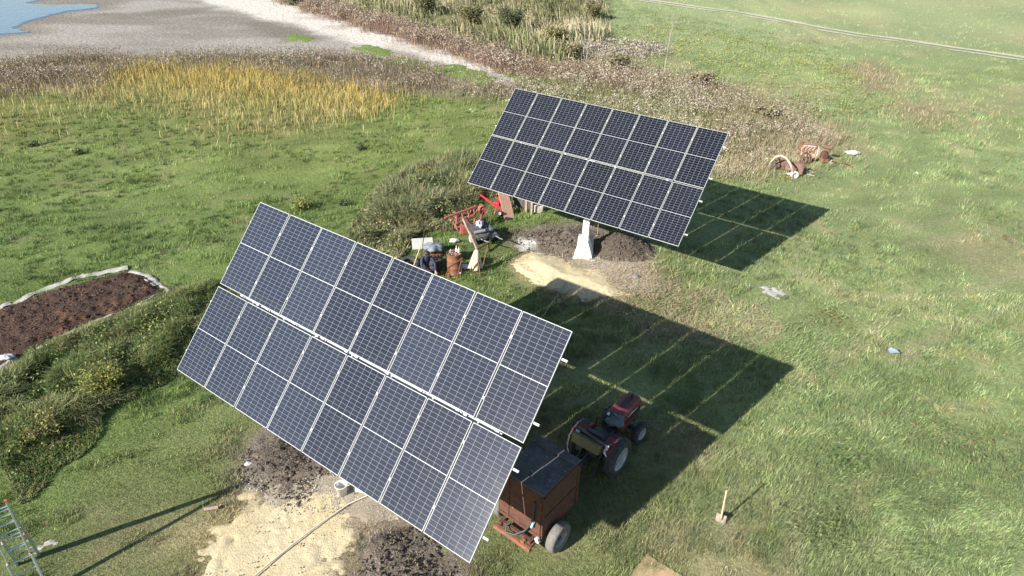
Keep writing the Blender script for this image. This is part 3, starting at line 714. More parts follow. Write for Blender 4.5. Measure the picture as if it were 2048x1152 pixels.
# dark scrub bushes inside the shore reeds
for px, py, rd, hh_, cc, lb in ((1020, 60, 2.0, 2.6, [(.06, .075, .035), (.09, .10, .05)], 'dark olive bush deep in the shore reed belt'), (850, 30, 1.7, 2.4, [(.10, .105, .05), (.14, .13, .07)], 'grey olive bush in the shore reeds nearest the salt crust'),
                            (1185, 40, 1.3, 2.2, [(.20, .18, .09), (.13, .13, .06)], 'buff green bush at the inland end of the reed belt'), (940, 48, 1.8, 2.2, [(.12, .125, .055), (.2, .18, .09)], 'pale olive bush between the other bushes in the shore reeds'),
                            (590, 10, 1.3, 1.4, [(.08, .115, .06), (.12, .14, .08)], 'grey green bush where the salt crust leaves the frame'), (1105, 85, 1.5, 1.6, [(.17, .165, .07), (.24, .2, .1)], 'yellowish bush at the near edge of the shore reeds'),
                            (1140, 122, 1.4, 1.5, [(.20, .165, .10), (.16, .15, .075)], 'tan leafless-looking bush between shore reeds and shorter sapling'), (1232, 142, 1.2, 1.2, [(.21, .175, .115), (.15, .16, .07)], 'tan brush clump between the two bare saplings'),
                            (1400, 176, 1.2, 1.1, [(.22, .18, .12), (.18, .15, .09)], 'brown brush clump right of the taller sapling'), (1530, 240, 1.1, .9, [(.22, .185, .12), (.17, .165, .08)], 'brown brush clump nearest the rusty engine')):
    shrub('scrub_bush', px, py, rd, hh_, 2600, [tuple(v*1.35 for v in q_) for q_ in cc], .17, lb, 'bush', 'scrub bushes on the far shore')

# bare saplings
def sapling(px, py, ht, label, seed):
    q = G(px, py); zz = hz(q[0], q[1]); root = empty('bare_sapling', (q[0], q[1], zz), 0, label, 'tree', 'bare saplings on the far slope'); rr_ = random.Random(seed)
    mb = MB(); mb.tube([(0, 0, -.1), (.05, 0, ht*.3), (.12, .05, ht*.6), (.2, .05, ht)], [.05, .04, .028, .008], 7); mb.build('trunk', MATS.setdefault('pale_bark', mat('pale_bark', (.34, .30, .26), (.22, .19, .16), 10, .9)), root)
    mb = MB()
    for i in range(22):
        z0 = ht*rr_.uniform(.25, .95); a = rr_.uniform(0, 6.28); L = ht*rr_.uniform(.08, .28); p = Vector((.2*z0/ht, .05, z0)); e = p+Vector((L*.45*math.cos(a), L*.45*math.sin(a), L))
        mb.tube([p, (p+e)/2+Vector((0, 0, -.04)), e], [.014, .010, .004], 5)
        for j in range(2):
            s_ = p.lerp(e, rr_.uniform(.4, .8)); a2 = a+rr_.uniform(-1, 1); mb.tube([s_, s_+Vector((L*.25*math.cos(a2), L*.25*math.sin(a2), L*.35))], [.008, .003], 4)
    mb.build('branches', MATS['pale_bark'], root)
sapling(1327, 150, 4.6, 'taller bare pale sapling standing above the white weeds', 3)
sapling(1171, 132, 2.8, 'shorter bare sapling left of the bleached straw patch', 8)
# ------------------------------------------------------------------ solar trackers
galv = mat('galvanised_steel', (.33, .38, .41), (.42, .47, .50), 9, .55, .1, spec=.3)
alu = mat('panel_aluminium', (.42, .42, .41), (.36, .365, .365), 5, .55, .0, spec=.2)
white_paint = mat('white_paint', (.64, .63, .60), (.52, .50, .46), 3, .6, bump=.1, c3=(.38, .34, .28), c3amt=-.02)
concrete = mat('concrete', (.50, .49, .46), (.36, .35, .32), 7, .9, bump=.3)
back_sheet = mat('panel_backsheet', (.46, .47, .48), (.42, .43, .44), 3, .5)
dark_steel = mat('dark_steel', (.06, .06, .065), (.10, .10, .10), 8, .5, .4)
PW, PH, PGAP = 1.1225, 2.278, .0329
NC, NR = 6, 12
FW = .0105
CW = PW-2*FW-.006
CH = (PH-2*FW-.006-.012)/2
def cell_material(name, c_lo, c_hi, rough, lw, dust):
    m, t, b = new_mat(name)
    L = t.links
    def mth(op, a, bb=None):
        n = t.nodes.new('ShaderNodeMath'); n.operation = op
        for i, v in enumerate((a, bb)):
            if v is None: continue
            if isinstance(v, (int, float)): n.inputs[i].default_value = v
            else: L.new(v, n.inputs[i])
        return n.outputs[0]
    tc = t.nodes.new('ShaderNodeTexCoord'); sx = t.nodes.new('ShaderNodeSeparateXYZ'); L.new(tc.outputs['Object'], sx.inputs[0])
    def line(o, size, n, w):
        p = size/n; u = mth('DIVIDE', mth('ADD', o, size/2), p); fr = mth('FRACT', u)
        d = mth('MULTIPLY', mth('MINIMUM', fr, mth('SUBTRACT', 1.0, fr)), p)
        return mth('LESS_THAN', d, w/2), mth('FLOOR', u)
    lx, ix = line(sx.outputs['X'], CW, NC, lw); ly, iy = line(mth('SUBTRACT', mth('ABSOLUTE', sx.outputs['Y']), .006+CH/2), CH, NR, lw*.85)
    ln = mth('MAXIMUM', lx, ly)
    oi = t.nodes.new('ShaderNodeObjectInfo')
    wn = t.nodes.new('ShaderNodeTexWhiteNoise'); wn.noise_dimensions = '3D'; cb = t.nodes.new('ShaderNodeCombineXYZ')
    L.new(ix, cb.inputs[0]); L.new(iy, cb.inputs[1]); L.new(oi.outputs['Random'], cb.inputs[2]); L.new(cb.outputs[0], wn.inputs['Vector'])
    f = mth('ADD', mth('MULTIPLY', wn.outputs['Value'], .25), mth('MULTIPLY', oi.outputs['Random'], .75))
    cm = t.nodes.new('ShaderNodeMix'); cm.data_type = 'RGBA'; L.new(f, cm.inputs['Factor']); cm.inputs['A'].default_value = (*c_lo, 1); cm.inputs['B'].default_value = (*c_hi, 1)
    # thin even film of dust on the glass
    nz = t.nodes.new('ShaderNodeTexNoise'); nz.inputs['Scale'].default_value = 2.3; nz.inputs['Detail'].default_value = 6; L.new(tc.outputs['Object'], nz.inputs['Vector'])
    mx = t.nodes.new('ShaderNodeMix'); mx.data_type = 'RGBA'; L.new(ln, mx.inputs['Factor']); L.new(cm.outputs['Result'], mx.inputs['A']); mx.inputs['B'].default_value = (.235, .255, .29, 1)
    # dust: a thin film, thicker along the lower frame where rain leaves it
    lowf = t.nodes.new('ShaderNodeMapRange'); lowf.inputs['From Min'].default_value = -.75; lowf.inputs['From Max'].default_value = -1.14; lowf.inputs['To Max'].default_value = .22; L.new(sx.outputs['Y'], lowf.inputs['Value'])
    n2 = t.nodes.new('ShaderNodeTexNoise'); n2.inputs['Scale'].default_value = 1.1; n2.inputs['Detail'].default_value = 5; gp_ = t.nodes.new('ShaderNodeNewGeometry'); L.new(gp_.outputs['Position'], n2.inputs['Vector'])
    fd_ = mth('ADD', mth('MULTIPLY', n2.outputs['Fac'], dust), mth('MULTIPLY', lowf.outputs['Result'], mth('MULTIPLY', nz.outputs['Fac'], dust*5)))
    md_ = t.nodes.new('ShaderNodeMix'); md_.data_type = 'RGBA'; L.new(fd_, md_.inputs['Factor']); L.new(mx.outputs['Result'], md_.inputs['A']); md_.inputs['B'].default_value = (.085, .083, .078, 1)
    L.new(md_.outputs['Result'], b.inputs['Base Color'])
    b.inputs['Specular IOR Level'].default_value = .4
    mr = t.nodes.new('ShaderNodeMapRange'); mr.inputs['To Min'].default_value = rough-.03; mr.inputs['To Max'].default_value = rough+.03; L.new(nz.outputs['Fac'], mr.inputs['Value']); L.new(mr.outputs['Result'], b.inputs['Roughness'])
    return m
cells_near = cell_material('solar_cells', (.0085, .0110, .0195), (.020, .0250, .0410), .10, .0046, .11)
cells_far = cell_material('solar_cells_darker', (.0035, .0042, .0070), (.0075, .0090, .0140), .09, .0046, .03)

def panel_meshes(cm):
    s = MB(); s.box((0, 0, -.004), (PW-.022, PH-.022, .006)); sheet = s.mesh('solar_panel', back_sheet)
    s = MB()
    for sx_ in (-1, 1): s.box((sx_*(PW/2-FW/2), 0, -.014), (FW, PH, .036))
    for sy_ in (-1, 1): s.box((0, sy_*(PH/2-FW/2), -.014), (PW-2*FW, FW, .036))
    fr = s.mesh('frame', alu)
    s = MB()
    for s_ in (1, -1): s.box((0, s_*(CH/2+.006), .0015), (CW, CH, .004))
    cf = s.mesh('cell_field', cm)
    return sheet, fr, cf

def tracker(post, az, tilt, roll, zc, gap, label, cm, ped_yaw):
    root = empty('solar_tracker', post, 0, label, 'solar tracker', 'dual-axis solar trackers')
    n = Vector((math.sin(tilt)*math.cos(az), math.sin(tilt)*math.sin(az), math.cos(tilt)))
    u = Vector((-math.sin(az), math.cos(az), 0)); v = n.cross(u)
    u2 = u*math.cos(roll)+v*math.sin(roll); v2 = n.cross(u2)
    M = Matrix(((u2.x, v2.x, n.x, 0), (u2.y, v2.y, n.y, 0), (u2.z, v2.z, n.z, zc), (0, 0, 0, 1)))
    def at(a, b, c=0): return M @ Vector((a, b, c))
    sheet, fr, cf = panel_meshes(cm)
    W = 8*PW+7*PGAP
    for row in (1, -1):
        for i in range(8):
            cx = -W/2+PW/2+i*(PW+PGAP); cy = row*(gap/2+PH/2)
            T = M @ Matrix.Translation((cx, cy, 0)) @ Matrix.Rotation(random.uniform(-.0012, .0012), 4, 'Z') @ Matrix.Rotation(random.uniform(-.008, .008), 4, 'X')
            p = link_mesh('solar_panel', sheet, parent=root); p.matrix_local = T
            link_mesh('frame', fr, parent=p)
            link_mesh('cell_field', cf, parent=p)
    H = 2*PH+gap
    s = MB(); s.box((0, 0, 0), (.045, .06, .010)); clamp_me = s.mesh('mid_clamp', alu)
    for fv in (.12, .40, .60, .89):      # rails under the panels, their ends stick out
        yv = H/2-fv*H
        MB().bar(at(-W/2-.07, yv, -.058), at(W/2+.13, yv, -.058), .045, .045, up=tuple(v2)).build('rail', alu, root)
    MB().cyl(at(-W*.42, -.014, -.19), at(W*.435, -.014, -.19), .044, n=14).build('main_tube', galv, root)
    for i in range(9):
        a = -W*.42+i*(W*.85/8)
        s = MB(); R3 = M.to_3x3(); s.box(at(a, -.012, -.150), (.10, .085, .05), R3); s.box(at(a+.10, -.012, -.14), (.05, .04, .03), R3); s.build('clamp', alu, root, .004)
    for i in range(7):                    # mid clamps between the columns
        a = -W/2+(i+1)*(PW+PGAP)-PGAP/2
        for fv in (.12, .40, .60, .89): c = link_mesh('mid_clamp', clamp_me, parent=root); c.matrix_local = M @ Matrix.Translation((a, H/2-fv*H, .007))
    for i in (-3.2, -1.1, 1.1, 3.2):      # cross beams behind the rails
        MB().bar(at(i, -H*.43, -.12), at(i, H*.43, -.12), .06, .08, up=tuple(u2)).build('cross_beam', galv, root)
    # slewing head and actuator
    s = MB(); hd = at(0, 0, -.30); s.box(hd, (.5, .34, .26), M.to_3x3()); s.bar(at(-.16, 0, -.2), at(-.16, 0, -.1), .1); s.bar(at(.16, 0, -.2), at(.16, 0, -.1), .1); s.build('slewing_head', galv, root, .01)
    top = at(0, 0, -.42)
    off = Vector((top.x, top.y, 0))
    ba, bb = off+Vector((0, 0, top.z*.55))+Vector((n.x, n.y, 0))*-.16, at(0, -1.35, -.14)
    MB().cyl(ba, (ba+bb)/2, .05, n=12).cyl((ba+bb)/2, bb, .028, n=12).build('actuator', dark_steel, root)
    # square mast on a flared foot
    Rp = Matrix.Rotation(ped_yaw, 3, 'Z')
    s = MB(); s.box(off+Vector((0, 0, (.78+top.z)/2)), (.27, .27, top.z-.78), Rp, .82); s.build('mast', white_paint, root, .012, 2)
    def fl(uu, ww, t): q = Rp @ Vector((uu, t, ww)); return (q.x+off.x, q.y+off.y, q.z)
    s = MB(); s.prism([(-.38, .03), (.38, .03), (.37, .16), (.16, .80), (-.16, .80), (-.37, .16)], -.42, .16, fl); s.build('mast_foot', white_paint, root, .015, 2)
    s = MB(); q = off+Rp @ Vector((.0, .30, .37)); s.box(q, (.70, .26, .72), Rp, .9); s.build('gusset_box', mat('weathered_grey', (.42, .42, .40), (.30, .29, .27), 8, .85, bump=.2), root, .01)
    s = MB(); s.box(off+Vector((0, 0, -.02)), (1.1, 1.1, .12), Rp); s.build('plinth', concrete, root, .02)
    # supply cable from the head to the foot box
    s = MB(); q0 = off+Rp @ Vector((.34, .32, .72)); q1 = at(1.0, -1.4, -.18); s.tube([q0, q0*.8+q1*.2+Vector((.12, 0, -.25)), q0*.4+q1*.6+Vector((.1, 0, 0)), q1], .010, 6); s.build('cable', mat('cream_cable', (.6, .52, .34), (.5, .43, .28), 5, .6), root)
    return root
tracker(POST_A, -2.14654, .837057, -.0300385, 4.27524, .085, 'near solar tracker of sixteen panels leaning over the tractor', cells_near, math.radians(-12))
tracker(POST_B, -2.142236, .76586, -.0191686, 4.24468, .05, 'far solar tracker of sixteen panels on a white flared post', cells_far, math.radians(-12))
# ------------------------------------------------------------------ shared surfaces
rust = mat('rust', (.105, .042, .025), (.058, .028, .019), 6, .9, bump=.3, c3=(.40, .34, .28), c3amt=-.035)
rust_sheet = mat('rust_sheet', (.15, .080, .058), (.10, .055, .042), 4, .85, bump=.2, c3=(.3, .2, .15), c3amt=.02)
orange_rust = mat('rust_orange', (.215, .092, .045), (.12, .055, .032), 7, .9, bump=.3, c3=(.33, .2, .13), c3amt=.0)  # paler, more orange rust tone than the plain rust
rubber = mat('rubber', (.028, .028, .029), (.06, .058, .054), 9, .85, bump=.2, c3=(.13, .105, .075), c3amt=.0)
dusty_rubber = mat('dusty_rubber', (.16, .15, .135), (.10, .095, .085), 14, .92, bump=.3)
black_p = mat('black_plastic', (.018, .018, .020), (.03, .03, .032), 6, .5)
red_p = mat('red_paint', (.18, .030, .034), (.11, .026, .027), 6, .55, bump=.05, spec=.3, c3=(.15, .09, .07), c3amt=.06)
red_old = mat('faded_red_paint', (.33, .085, .07), (.21, .065, .05), 6, .7, c3=(.17, .09, .06), c3amt=.05)
red_new = mat('bright_red_paint', (.55, .022, .045), (.42, .02, .035), 5, .4)
rim_m = mat('grey_rim', (.42, .43, .40), (.28, .27, .23), 8, .7, .0, c3=(.18, .14, .1), c3amt=.0)
wood = mat('weathered_wood', (.30, .23, .165), (.19, .145, .11), 5, .85, bump=.3)
wood_pink = mat('reddish_board', (.42, .255, .185), (.33, .195, .14), 3, .8, bump=.2, c3=(.5, .4, .33), c3amt=.0)
plywood = mat('plywood', (.42, .285, .17), (.32, .215, .13), 3.5, .8, bump=.1)
white_pl = mat('white_plastic', (.52, .52, .50), (.40, .40, .37), 6, .5)
grey_cloth = mat('grey_cloth', (.25, .28, .31), (.16, .18, .21), 7, .9, bump=.3)
beige_cloth = mat('beige_cloth', (.48, .43, .32), (.36, .32, .23), 5, .95, bump=.3)
dark_top = mat('sooty_sheet', (.115, .113, .112), (.065, .064, .064), 3.5, .9, bump=.2, c3=(.22, .21, .2), c3amt=.0, spec=.1)

def wheel(parent, c, r, w, rim_r, tyre_m, rim_mat, lugs=0, dish=.03, name='wheel', rot=0.0, side=1):
    """wheel whose axle lies along local y; tyre with tread lugs and a dished rim as sub-parts"""
    h = empty(name, c); h.parent = parent; h.rotation_euler = (0, 0, rot)
    s = MB(); b = w/2
    s.lathe([(rim_r, -b*.75), (rim_r+.02, -b*.95), (r*.86, -b), (r*.96, -b*.82), (r, -b*.45), (r, b*.45), (r*.96, b*.82), (r*.86, b), (rim_r+.02, b*.95), (rim_r, b*.75)], axis='y', n=36)
    for i in range(lugs):
        for sd in (-1, 1):
            t = 2*math.pi*(i+.25*sd)/lugs; t2 = t+.22
            p = Vector((math.cos(t)*r, sd*b*.05, math.sin(t)*r)); q = Vector((math.cos(t2)*r*.975, sd*b*.92, math.sin(t2)*r*.975))
            s.bar(p, q, .032, .045, up=(math.cos(t), 0, math.sin(t)))
    s.build('tyre', tyre_m, h)
    s = MB(); o = side
    s.lathe([(rim_r+.012, o*b*.92), (rim_r, o*b*.80), (rim_r*.93, o*b*.72), (rim_r*.86, o*b*.2), (rim_r*.5, o*b*.10), (rim_r*.30, o*(b*.10+dish)), (.0, o*(b*.12+dish))], axis='y', n=28)
    s.lathe([(rim_r, -o*b*.8), (rim_r*.9, -o*b*.6), (rim_r*.86, o*b*.2)], axis='y', n=28)
    for i in range(6):
        t = i*math.pi/3; s.cyl((rim_r*.40*math.cos(t), -o*b*.1, rim_r*.40*math.sin(t)), (rim_r*.40*math.cos(t), -o*(b*.10+.04), rim_r*.40*math.sin(t)), .014, n=6)
    s.build('rim', rim_mat, h)
    return h

# ------------------------------------------------------------------ tractor
TH = math.radians(52.2)
tr = empty('tractor', (2.36, 12.90, hz(2.36, 12.9)), TH, 'small red farm tractor parked in the shade of the near tracker', 'tractor')
# engine hood: rounded section swept along x
s = MB(); sec = [(-.26, .66), (-.27, 1.00), (-.245, 1.11), (-.19, 1.17), (-.08, 1.195), (.08, 1.195), (.19, 1.17), (.245, 1.11), (.27, 1.00), (.26, .66)]
st = [(.72, 1.0, .02), (1.0, 1.0, .01), (1.4, .97, 0), (1.7, .93, -.02), (1.82, .86, -.05)]
V = []; F = []; k = len(sec)
for (x_, sc_, dz) in st: V += [(x_, a*sc_, .66+(b-.66)*(1+dz)) for a, b in sec]
for i in range(len(st)-1):
    for j in range(k-1): F.append((i*k+j, i*k+j+1, (i+1)*k+j+1, (i+1)*k+j))
F += [tuple(range(k)), tuple(reversed(range((len(st)-1)*k, len(st)*k)))]
s.add(V, F); hood = s.build('hood', red_p, tr, .012, 2)
s = MB(); s.box((1.30, 0, 1.193), (.55, .16, .012)); s.box((1.12, 0, 1.198), (.16, .10, .02)); s.build('hood_vent', black_p, hood)
for sd in (-1, 1):
    s = MB(); s.box((1.30, sd*.266, .90), (.75, .012, .16)); s.build('side_grille', black_p, hood)
    s = MB(); s.box((1.25, sd*.2735, 1.03), (.5, .004, .035)); s.build('stripe', white_pl, hood)
s = MB(); s.box((1.845, 0, .88), (.03, .40, .34)); s.build('front_grille', black_p, tr, .008)
for sd in (-1, 1):
    s = MB(); s.cyl((1.84, sd*.13, .95), (1.875, sd*.13, .95), .055, n=14); s.build('headlight', mat('lamp_glass', (.7, .7, .68), (.6, .6, .58), 5, .15), tr)
s = MB(); s.cyl((1.62, -.02, 1.14), (1.62, -.02, 1.28), .03, n=10); s.build('radiator_cap', black_p, tr)
s = MB(); s.box((1.15, 0, .56), (1.1, .30, .34)); s.box((1.75, 0, .45), (.2, .34, .2)); s.build('engine_block', dark_steel, tr, .02)
s = MB(); s.box((.15, 0, .62), (.95, .30, .36)); s.cyl((0, -.5, .53), (0, .5, .53), .075); s.box((0, 0, .53), (.34, .5, .3)); s.build('gearbox', dark_steel, tr, .02)
s = MB(); s.box((1.42, 0, .36), (.09, .62, .09)); s.cyl((1.42, -.34, .31), (1.42, .34, .31), .035); s.build('front_axle', dark_steel, tr)
# cowl, dashboard and steering
s = MB(); s.box((.68, 0, .96), (.22, .50, .52), None, .85); s.build('cowl', black_p, tr, .03, 2)
s = MB(); R = Matrix.Rotation(math.radians(-38), 3, 'Y'); s.box((.575, 0, 1.21), (.20, .42, .04), R); d = s.build('dashboard', black_p, tr, .012)
s = MB(); s.box((.585, .0, 1.242), (.11, .26, .012), R); s.build('instrument_glass', mat('instrument_glass', (.75, .78, .78), (.6, .63, .63), 6, .1), d)
s = MB(); sc_ = Vector((.40, 0, 1.22)); Rw = Matrix.Rotation(math.radians(-55), 3, 'Y'); ring = [sc_+Rw @ Vector((.19*math.cos(t), .19*math.sin(t), 0)) for t in np.linspace(0, 2*math.pi, 25)]
s.tube(ring, .016, 8)
for t in (0, 2.09, 4.19): s.tube([sc_, sc_+Rw @ Vector((.19*math.cos(t), .19*math.sin(t), 0))], .012, 6)
s.cyl(sc_, (.62, 0, 1.0), .022); s.build('steering_wheel', black_p, tr)
s = MB()
for sd in (-1, 1): s.box((.46, sd*.38, .47), (.52, .30, .03)); s.bar((.72, sd*.52, .47), (.75, sd*.50, .78), .03); s.bar((.75, sd*.50, .78), (.80, sd*.30, .80), .03)
s.build('footplate', red_p, tr, .006)
s = MB(); s.box((.02, 0, .90), (.42, .46, .10)); s.box((-.18, 0, 1.06), (.09, .44, .32), Matrix.Rotation(math.radians(-14), 3, 'Y')); s.build('seat', mat('seat_vinyl', (.035, .04, .045), (.055, .06, .068), 6, .45), tr, .03, 3)
for sd in (-1, 1):                      # rear fenders with lamps
    prof = [(.40, .72), (.40, .80), (.24, 1.0), (.02, 1.08), (-.22, 1.06), (-.40, .95), (-.42, .88), (-.22, .99), (.02, 1.02), (.20, .94)]
    s = MB(); s.prism(prof, sd*.30, sd*.58, lambda u_, w_, t_: (u_, t_, w_)); s.prism([(.40, .60), (.40, .80), (.24, 1.0), (.02, 1.07), (-.22, 1.05), (-.40, .95), (-.30, .60)], sd*.29, sd*.31, lambda u_, w_, t_: (u_, t_, w_))
    fd = s.build('fender', red_p, tr, .008)
    s = MB(); s.box((-.28, sd*.44, 1.075), (.13, .16, .10)); s.build('tail_lamp_housing', black_p, fd, .015)
    s = MB(); s.box((-.352, sd*.44, 1.075), (.012, .11, .07)); s.build('tail_lamp', mat('pale_lamp', (.5, .56, .62), (.35, .4, .46), 5, .2), fd)
    s = MB(); s.box((.10, sd*.45, 1.085), (.16, .18, .03)); s.build('fender_mat', black_p, fd, .01)
for sd, nm in ((-1, 'rear_wheel'), (1, 'rear_wheel')): wheel(tr, (0, sd*.60, .535), .535, .28, .33, rubber, rim_m, 16, .05, nm, 0, sd)
for sd in (-1, 1): wheel(tr, (1.42, sd*.50, .31), .31, .19, .185, rubber, rim_m, 12, .03, 'front_wheel', math.radians(-6), sd)
# rear tool box, rack bars and three-point hitch
s = MB(); s.box((-.42, .10, .92), (.20, .82, .26), Matrix.Rotation(math.radians(12), 3, 'Y')); s.build('tool_box', mat('olive_box', (.20, .19, .085), (.14, .13, .07), 5, .6), tr, .01)
s = MB()
for dx, dz in ((-.30, 1.10), (-.36, 1.13), (-.25, 1.04)): s.bar((dx, -.40, dz-.05), (dx+.03, .46, dz+.05), .05, .03)
s.build('rack_bar', mat('dark_olive_bar', (.11, .10, .07), (.07, .065, .05), 6, .6), tr)
for sd in (-1, 1):
    s = MB(); s.bar((-.05, sd*.18, .40), (-.80, sd*.36, .34), .05, .03); s.bar((-.10, sd*.24, .85), (-.52, sd*.30, .37), .025); s.build('lift_arm', dark_steel, tr, .004)
s = MB(); s.bar((-.15, 0, .78), (-.78, .0, .62), .035); s.bar((-.1, .1, .36), (-.95, .02, .33), .07, .03); s.build('drawbar', dark_steel, tr, .004)
s = MB()
for i in range(4): s.tube([(.30+.05*i, -.28, .8), (.30+.05*i, -.30, 1.0+.03*i)], .008, 6); s.cyl((.30+.05*i, -.30, 1.0+.03*i), (.30+.05*i, -.30, 1.05+.03*i), .018, n=8)
s.build('lever', black_p, tr)
# bundle of clothing on the console
q = tr.matrix_world
def draped(name, c, rad, m, label, cat, seed=1, sq=.6, n=14):
    s = MB(); V = []; rr_ = random.Random(seed); ph = [rr_.uniform(0, 6.3) for _ in range(6)]
    for j in range(n+1):
        el = math.pi*j/n
        for i in range(n*2):
            a = math.pi*i/n; w_ = 1+.16*math.sin(3*a+ph[0])*math.sin(2*el+ph[1])+.12*math.sin(5*a+ph[2]+2*el)+.08*math.sin(9*a+ph[3]-3*el)
            V.append((rad[0]*w_*math.sin(el)*math.cos(a), rad[1]*w_*math.sin(el)*math.sin(a), max(rad[2]*w_*math.cos(el)*sq, -rad[2]*.35)))
    F = [(j*2*n+i, j*2*n+(i+1) % (2*n), (j+1)*2*n+(i+1) % (2*n), (j+1)*2*n+i) for j in range(n) for i in range(2*n)]
    s.add(V, F, True); o = s.build(name, m); o.location = c; tag(o, label, cat); return o
Mt = Matrix.Translation((2.36, 12.90, hz(2.36, 12.9))) @ Matrix.Rotation(TH, 4, 'Z')
draped('jacket', Mt @ Vector((.50, -.16, 1.18)), (.24, .20, .26), mat('slate_jacket', (.055, .075, .085), (.10, .125, .14), 6, .8, bump=.3), 'dark slate jacket thrown over the tractor console', 'jacket', 4)
s = MB(); s.tube([Mt @ Vector(p) for p in ((-.33, -.42, 1.06), (-.40, -.46, 1.02), (-.38, -.40, .96), (-.45, -.44, .92), (-.44, -.5, .84))], [.035, .04, .03, .035, .02], 8)
tag(s.build('rag', white_pl), 'white rag hanging from the tractor rear fender', 'rag')

# ------------------------------------------------------------------ trailer
T0 = (.745, 10.83); TRH = math.radians(51.2)
tl = empty('tank_trailer', (T0[0], T0[1], hz(*T0)), TRH, 'rusty steel box trailer with sooty lid behind the red tractor', 'trailer')
L2, W2, ZB, ZT = .70, .61, .50, 1.87
s = MB(); s.box((0, 0, (ZB+ZT)/2), (2*L2, 2*W2, ZT-ZB)); s.build('tank_body', rust, tl, .012)
s = MB(); s.box((0, 0, ZT+.008), (2*L2-.02, 2*W2-.02, .016)); lid = s.build('lid', dark_top, tl, .004)
s = MB(); s.box((L2-.10, 0, ZT+.035), (.22, 2*W2+.03, .045)); s.build('lid_flange', dark_top, lid, .006)
s = MB(); s.box((-L2+.13, 0, ZT+.028), (.26, 2*W2+.02, .03)); s.build('lid_flange', dark_top, lid, .006)
s = MB(); s.box((-.15, -.12, ZT+.022), (.34, .34, .014)); s.build('hatch', dark_top, lid, .003)
s = MB()
s.box((-L2-.012, 0, ZB+.10), (.024, 2*W2, .06)); s.box((-L2-.012, W2*.55, 1.2), (.02, .05, 1.25)); s.box((-L2-.012, -W2+.05, 1.2), (.02, .06, 1.25))
for yy in (-W2-.012, W2+.012): s.box((0, yy, 1.15), (2*L2-.14, .02, .045)); s.box((0, yy, ZT-.06), (2*L2+.02, .024, .08)); s.box((L2-.04, yy, 1.2), (.07, .024, 1.3)); s.box((-L2+.04, yy, 1.2), (.07, .024, 1.3))
s.build('rib', rust, tl, .003)
s = MB()
for yy in (-.42, .42): s.box((-.02, yy, .42), (1.75, .09, .13))
for xx in (-.8, -.3, .5): s.box((xx, 0, .42), (.08, .9, .11))
s.build('chassis', rust, tl, .005)
s = MB(); s.box((-.96, 0, .36), (.09, 1.06, .12)); s.box((-.85, .46, .36), (.26, .08, .10)); s.box((-.85, -.46, .36), (.26, .08, .10)); s.box((-.93, -.30, .45), (.10, .10, .08)); s.build('rear_bumper', orange_rust, tl, .006)
for i, yy in enumerate((-.12, .05)): s = MB(); s.bar((-.98, yy, .38), (-1.01, yy-.02, .18), .03); s.build('hook', rust, tl)
s = MB(); s.cyl((-.28, -.86, .37), (-.28, .86, .37), .05); s.build('axle', rust, tl)
for sd in (-1, 1): wheel(tl, (-.28, sd*.80, .375), .375, .23, .215, dusty_rubber, mat('worn_rim', (.36, .38, .38), (.20, .16, .13), 8, .6), 0, .02, 'wheel', 0, sd)
s = MB(); s.bar((.7, .35, .42), (1.62, 0, .40), .07); s.bar((.7, -.35, .42), (1.62, 0, .40), .07); s.box((1.66, 0, .40), (.14, .10, .06)); s.build('drawbar', rust, tl, .005)
s = MB(); s.tube([(-L2-.03, -.42, 1.62), (-L2-.05, -.42, 1.25), (-L2-.06, -.38, .95), (-L2-.12, -.25, .65), (-L2-.25, -.05, .47), (-L2-.30, .15, .46), (-L2-.20, .22, .52), (-L2-.05, .18, .56)], .026, 8); s.build('hose', mat('grey_hose', (.05, .055, .06), (.035, .038, .04), 9, .6), tl)
s = MB(); s.cyl((-L2-.045, -.42, 1.0), (-L2-.06, -.385, .82), .034); s.build('hose_sleeve', mat('blue_sleeve', (.30, .42, .52), (.24, .34, .42), 6, .5), tl)
s = MB(); s.cyl((-L2-.0, -.55, .55), (-L2-.09, -.55, .55), .05); s.box((-L2-.03, -.56, .47), (.08, .1, .07)); s.build('outlet_valve', white_pl, tl, .004)

# ------------------------------------------------------------------ ladder
D = Vector((.762, .648, 0)); Nn = Vector((-.648, .762, 0))
apex = Vector((-9.93, 9.02, 2.42)); LW = .39
lad = empty('folding_ladder', (-10.1, 9.1, 0), 0, 'aluminium folding ladder with red joints standing open on the grass', 'ladder')
O = Vector(lad.location)
al2 = mat('ladder_aluminium', (.52, .58, .57), (.42, .48, .47), 8, .35, .6); redcap = mat('red_joint', (.55, .09, .05), (.45, .07, .04), 5, .5)
feet_r = apex*1; fr_ = Vector((-9.70, 8.71, hz(-9.7, 8.7))); rr2 = Vector((-10.47, 9.60, hz(-10.47, 9.6)))
for leg, (foot, nr_) in enumerate(((fr_, 8), (rr2, 8))):
    for k_, off in enumerate((0, -1)):
        a = apex+D*LW*off-O; b_ = foot+D*(LW+.10*0)*off-O
        MB().bar(a, b_, .070, .028, up=tuple(D)).build('rail', al2, lad, .004)
        a2 = a.lerp(b_, .56); s = MB(); s.bar(a2+D*.02*(1 if off == 0 else -1), b_+D*.02*(1 if off == 0 else -1), .085, .034, up=tuple(D)); s.build('outer_rail', al2, lad, .004)
        for t in ((.56, .74, .91) if leg == 0 else (.56,)):
            p = a.lerp(b_, t); s = MB(); s.box(p, (.05, .05, .05)); s.build('joint_cap', redcap, lad, .006)
        s = MB(); s.box(b_+Vector((0, 0, .02)), (.07, .06, .05)); s.build('foot', black_p, lad, .006)
    for i in range(nr_):
        t = (i+.6)/nr_; p = (apex-O).lerp(foot-O, t); MB().cyl(p, p-D*LW, .016, n=10).build('rung', al2, lad)
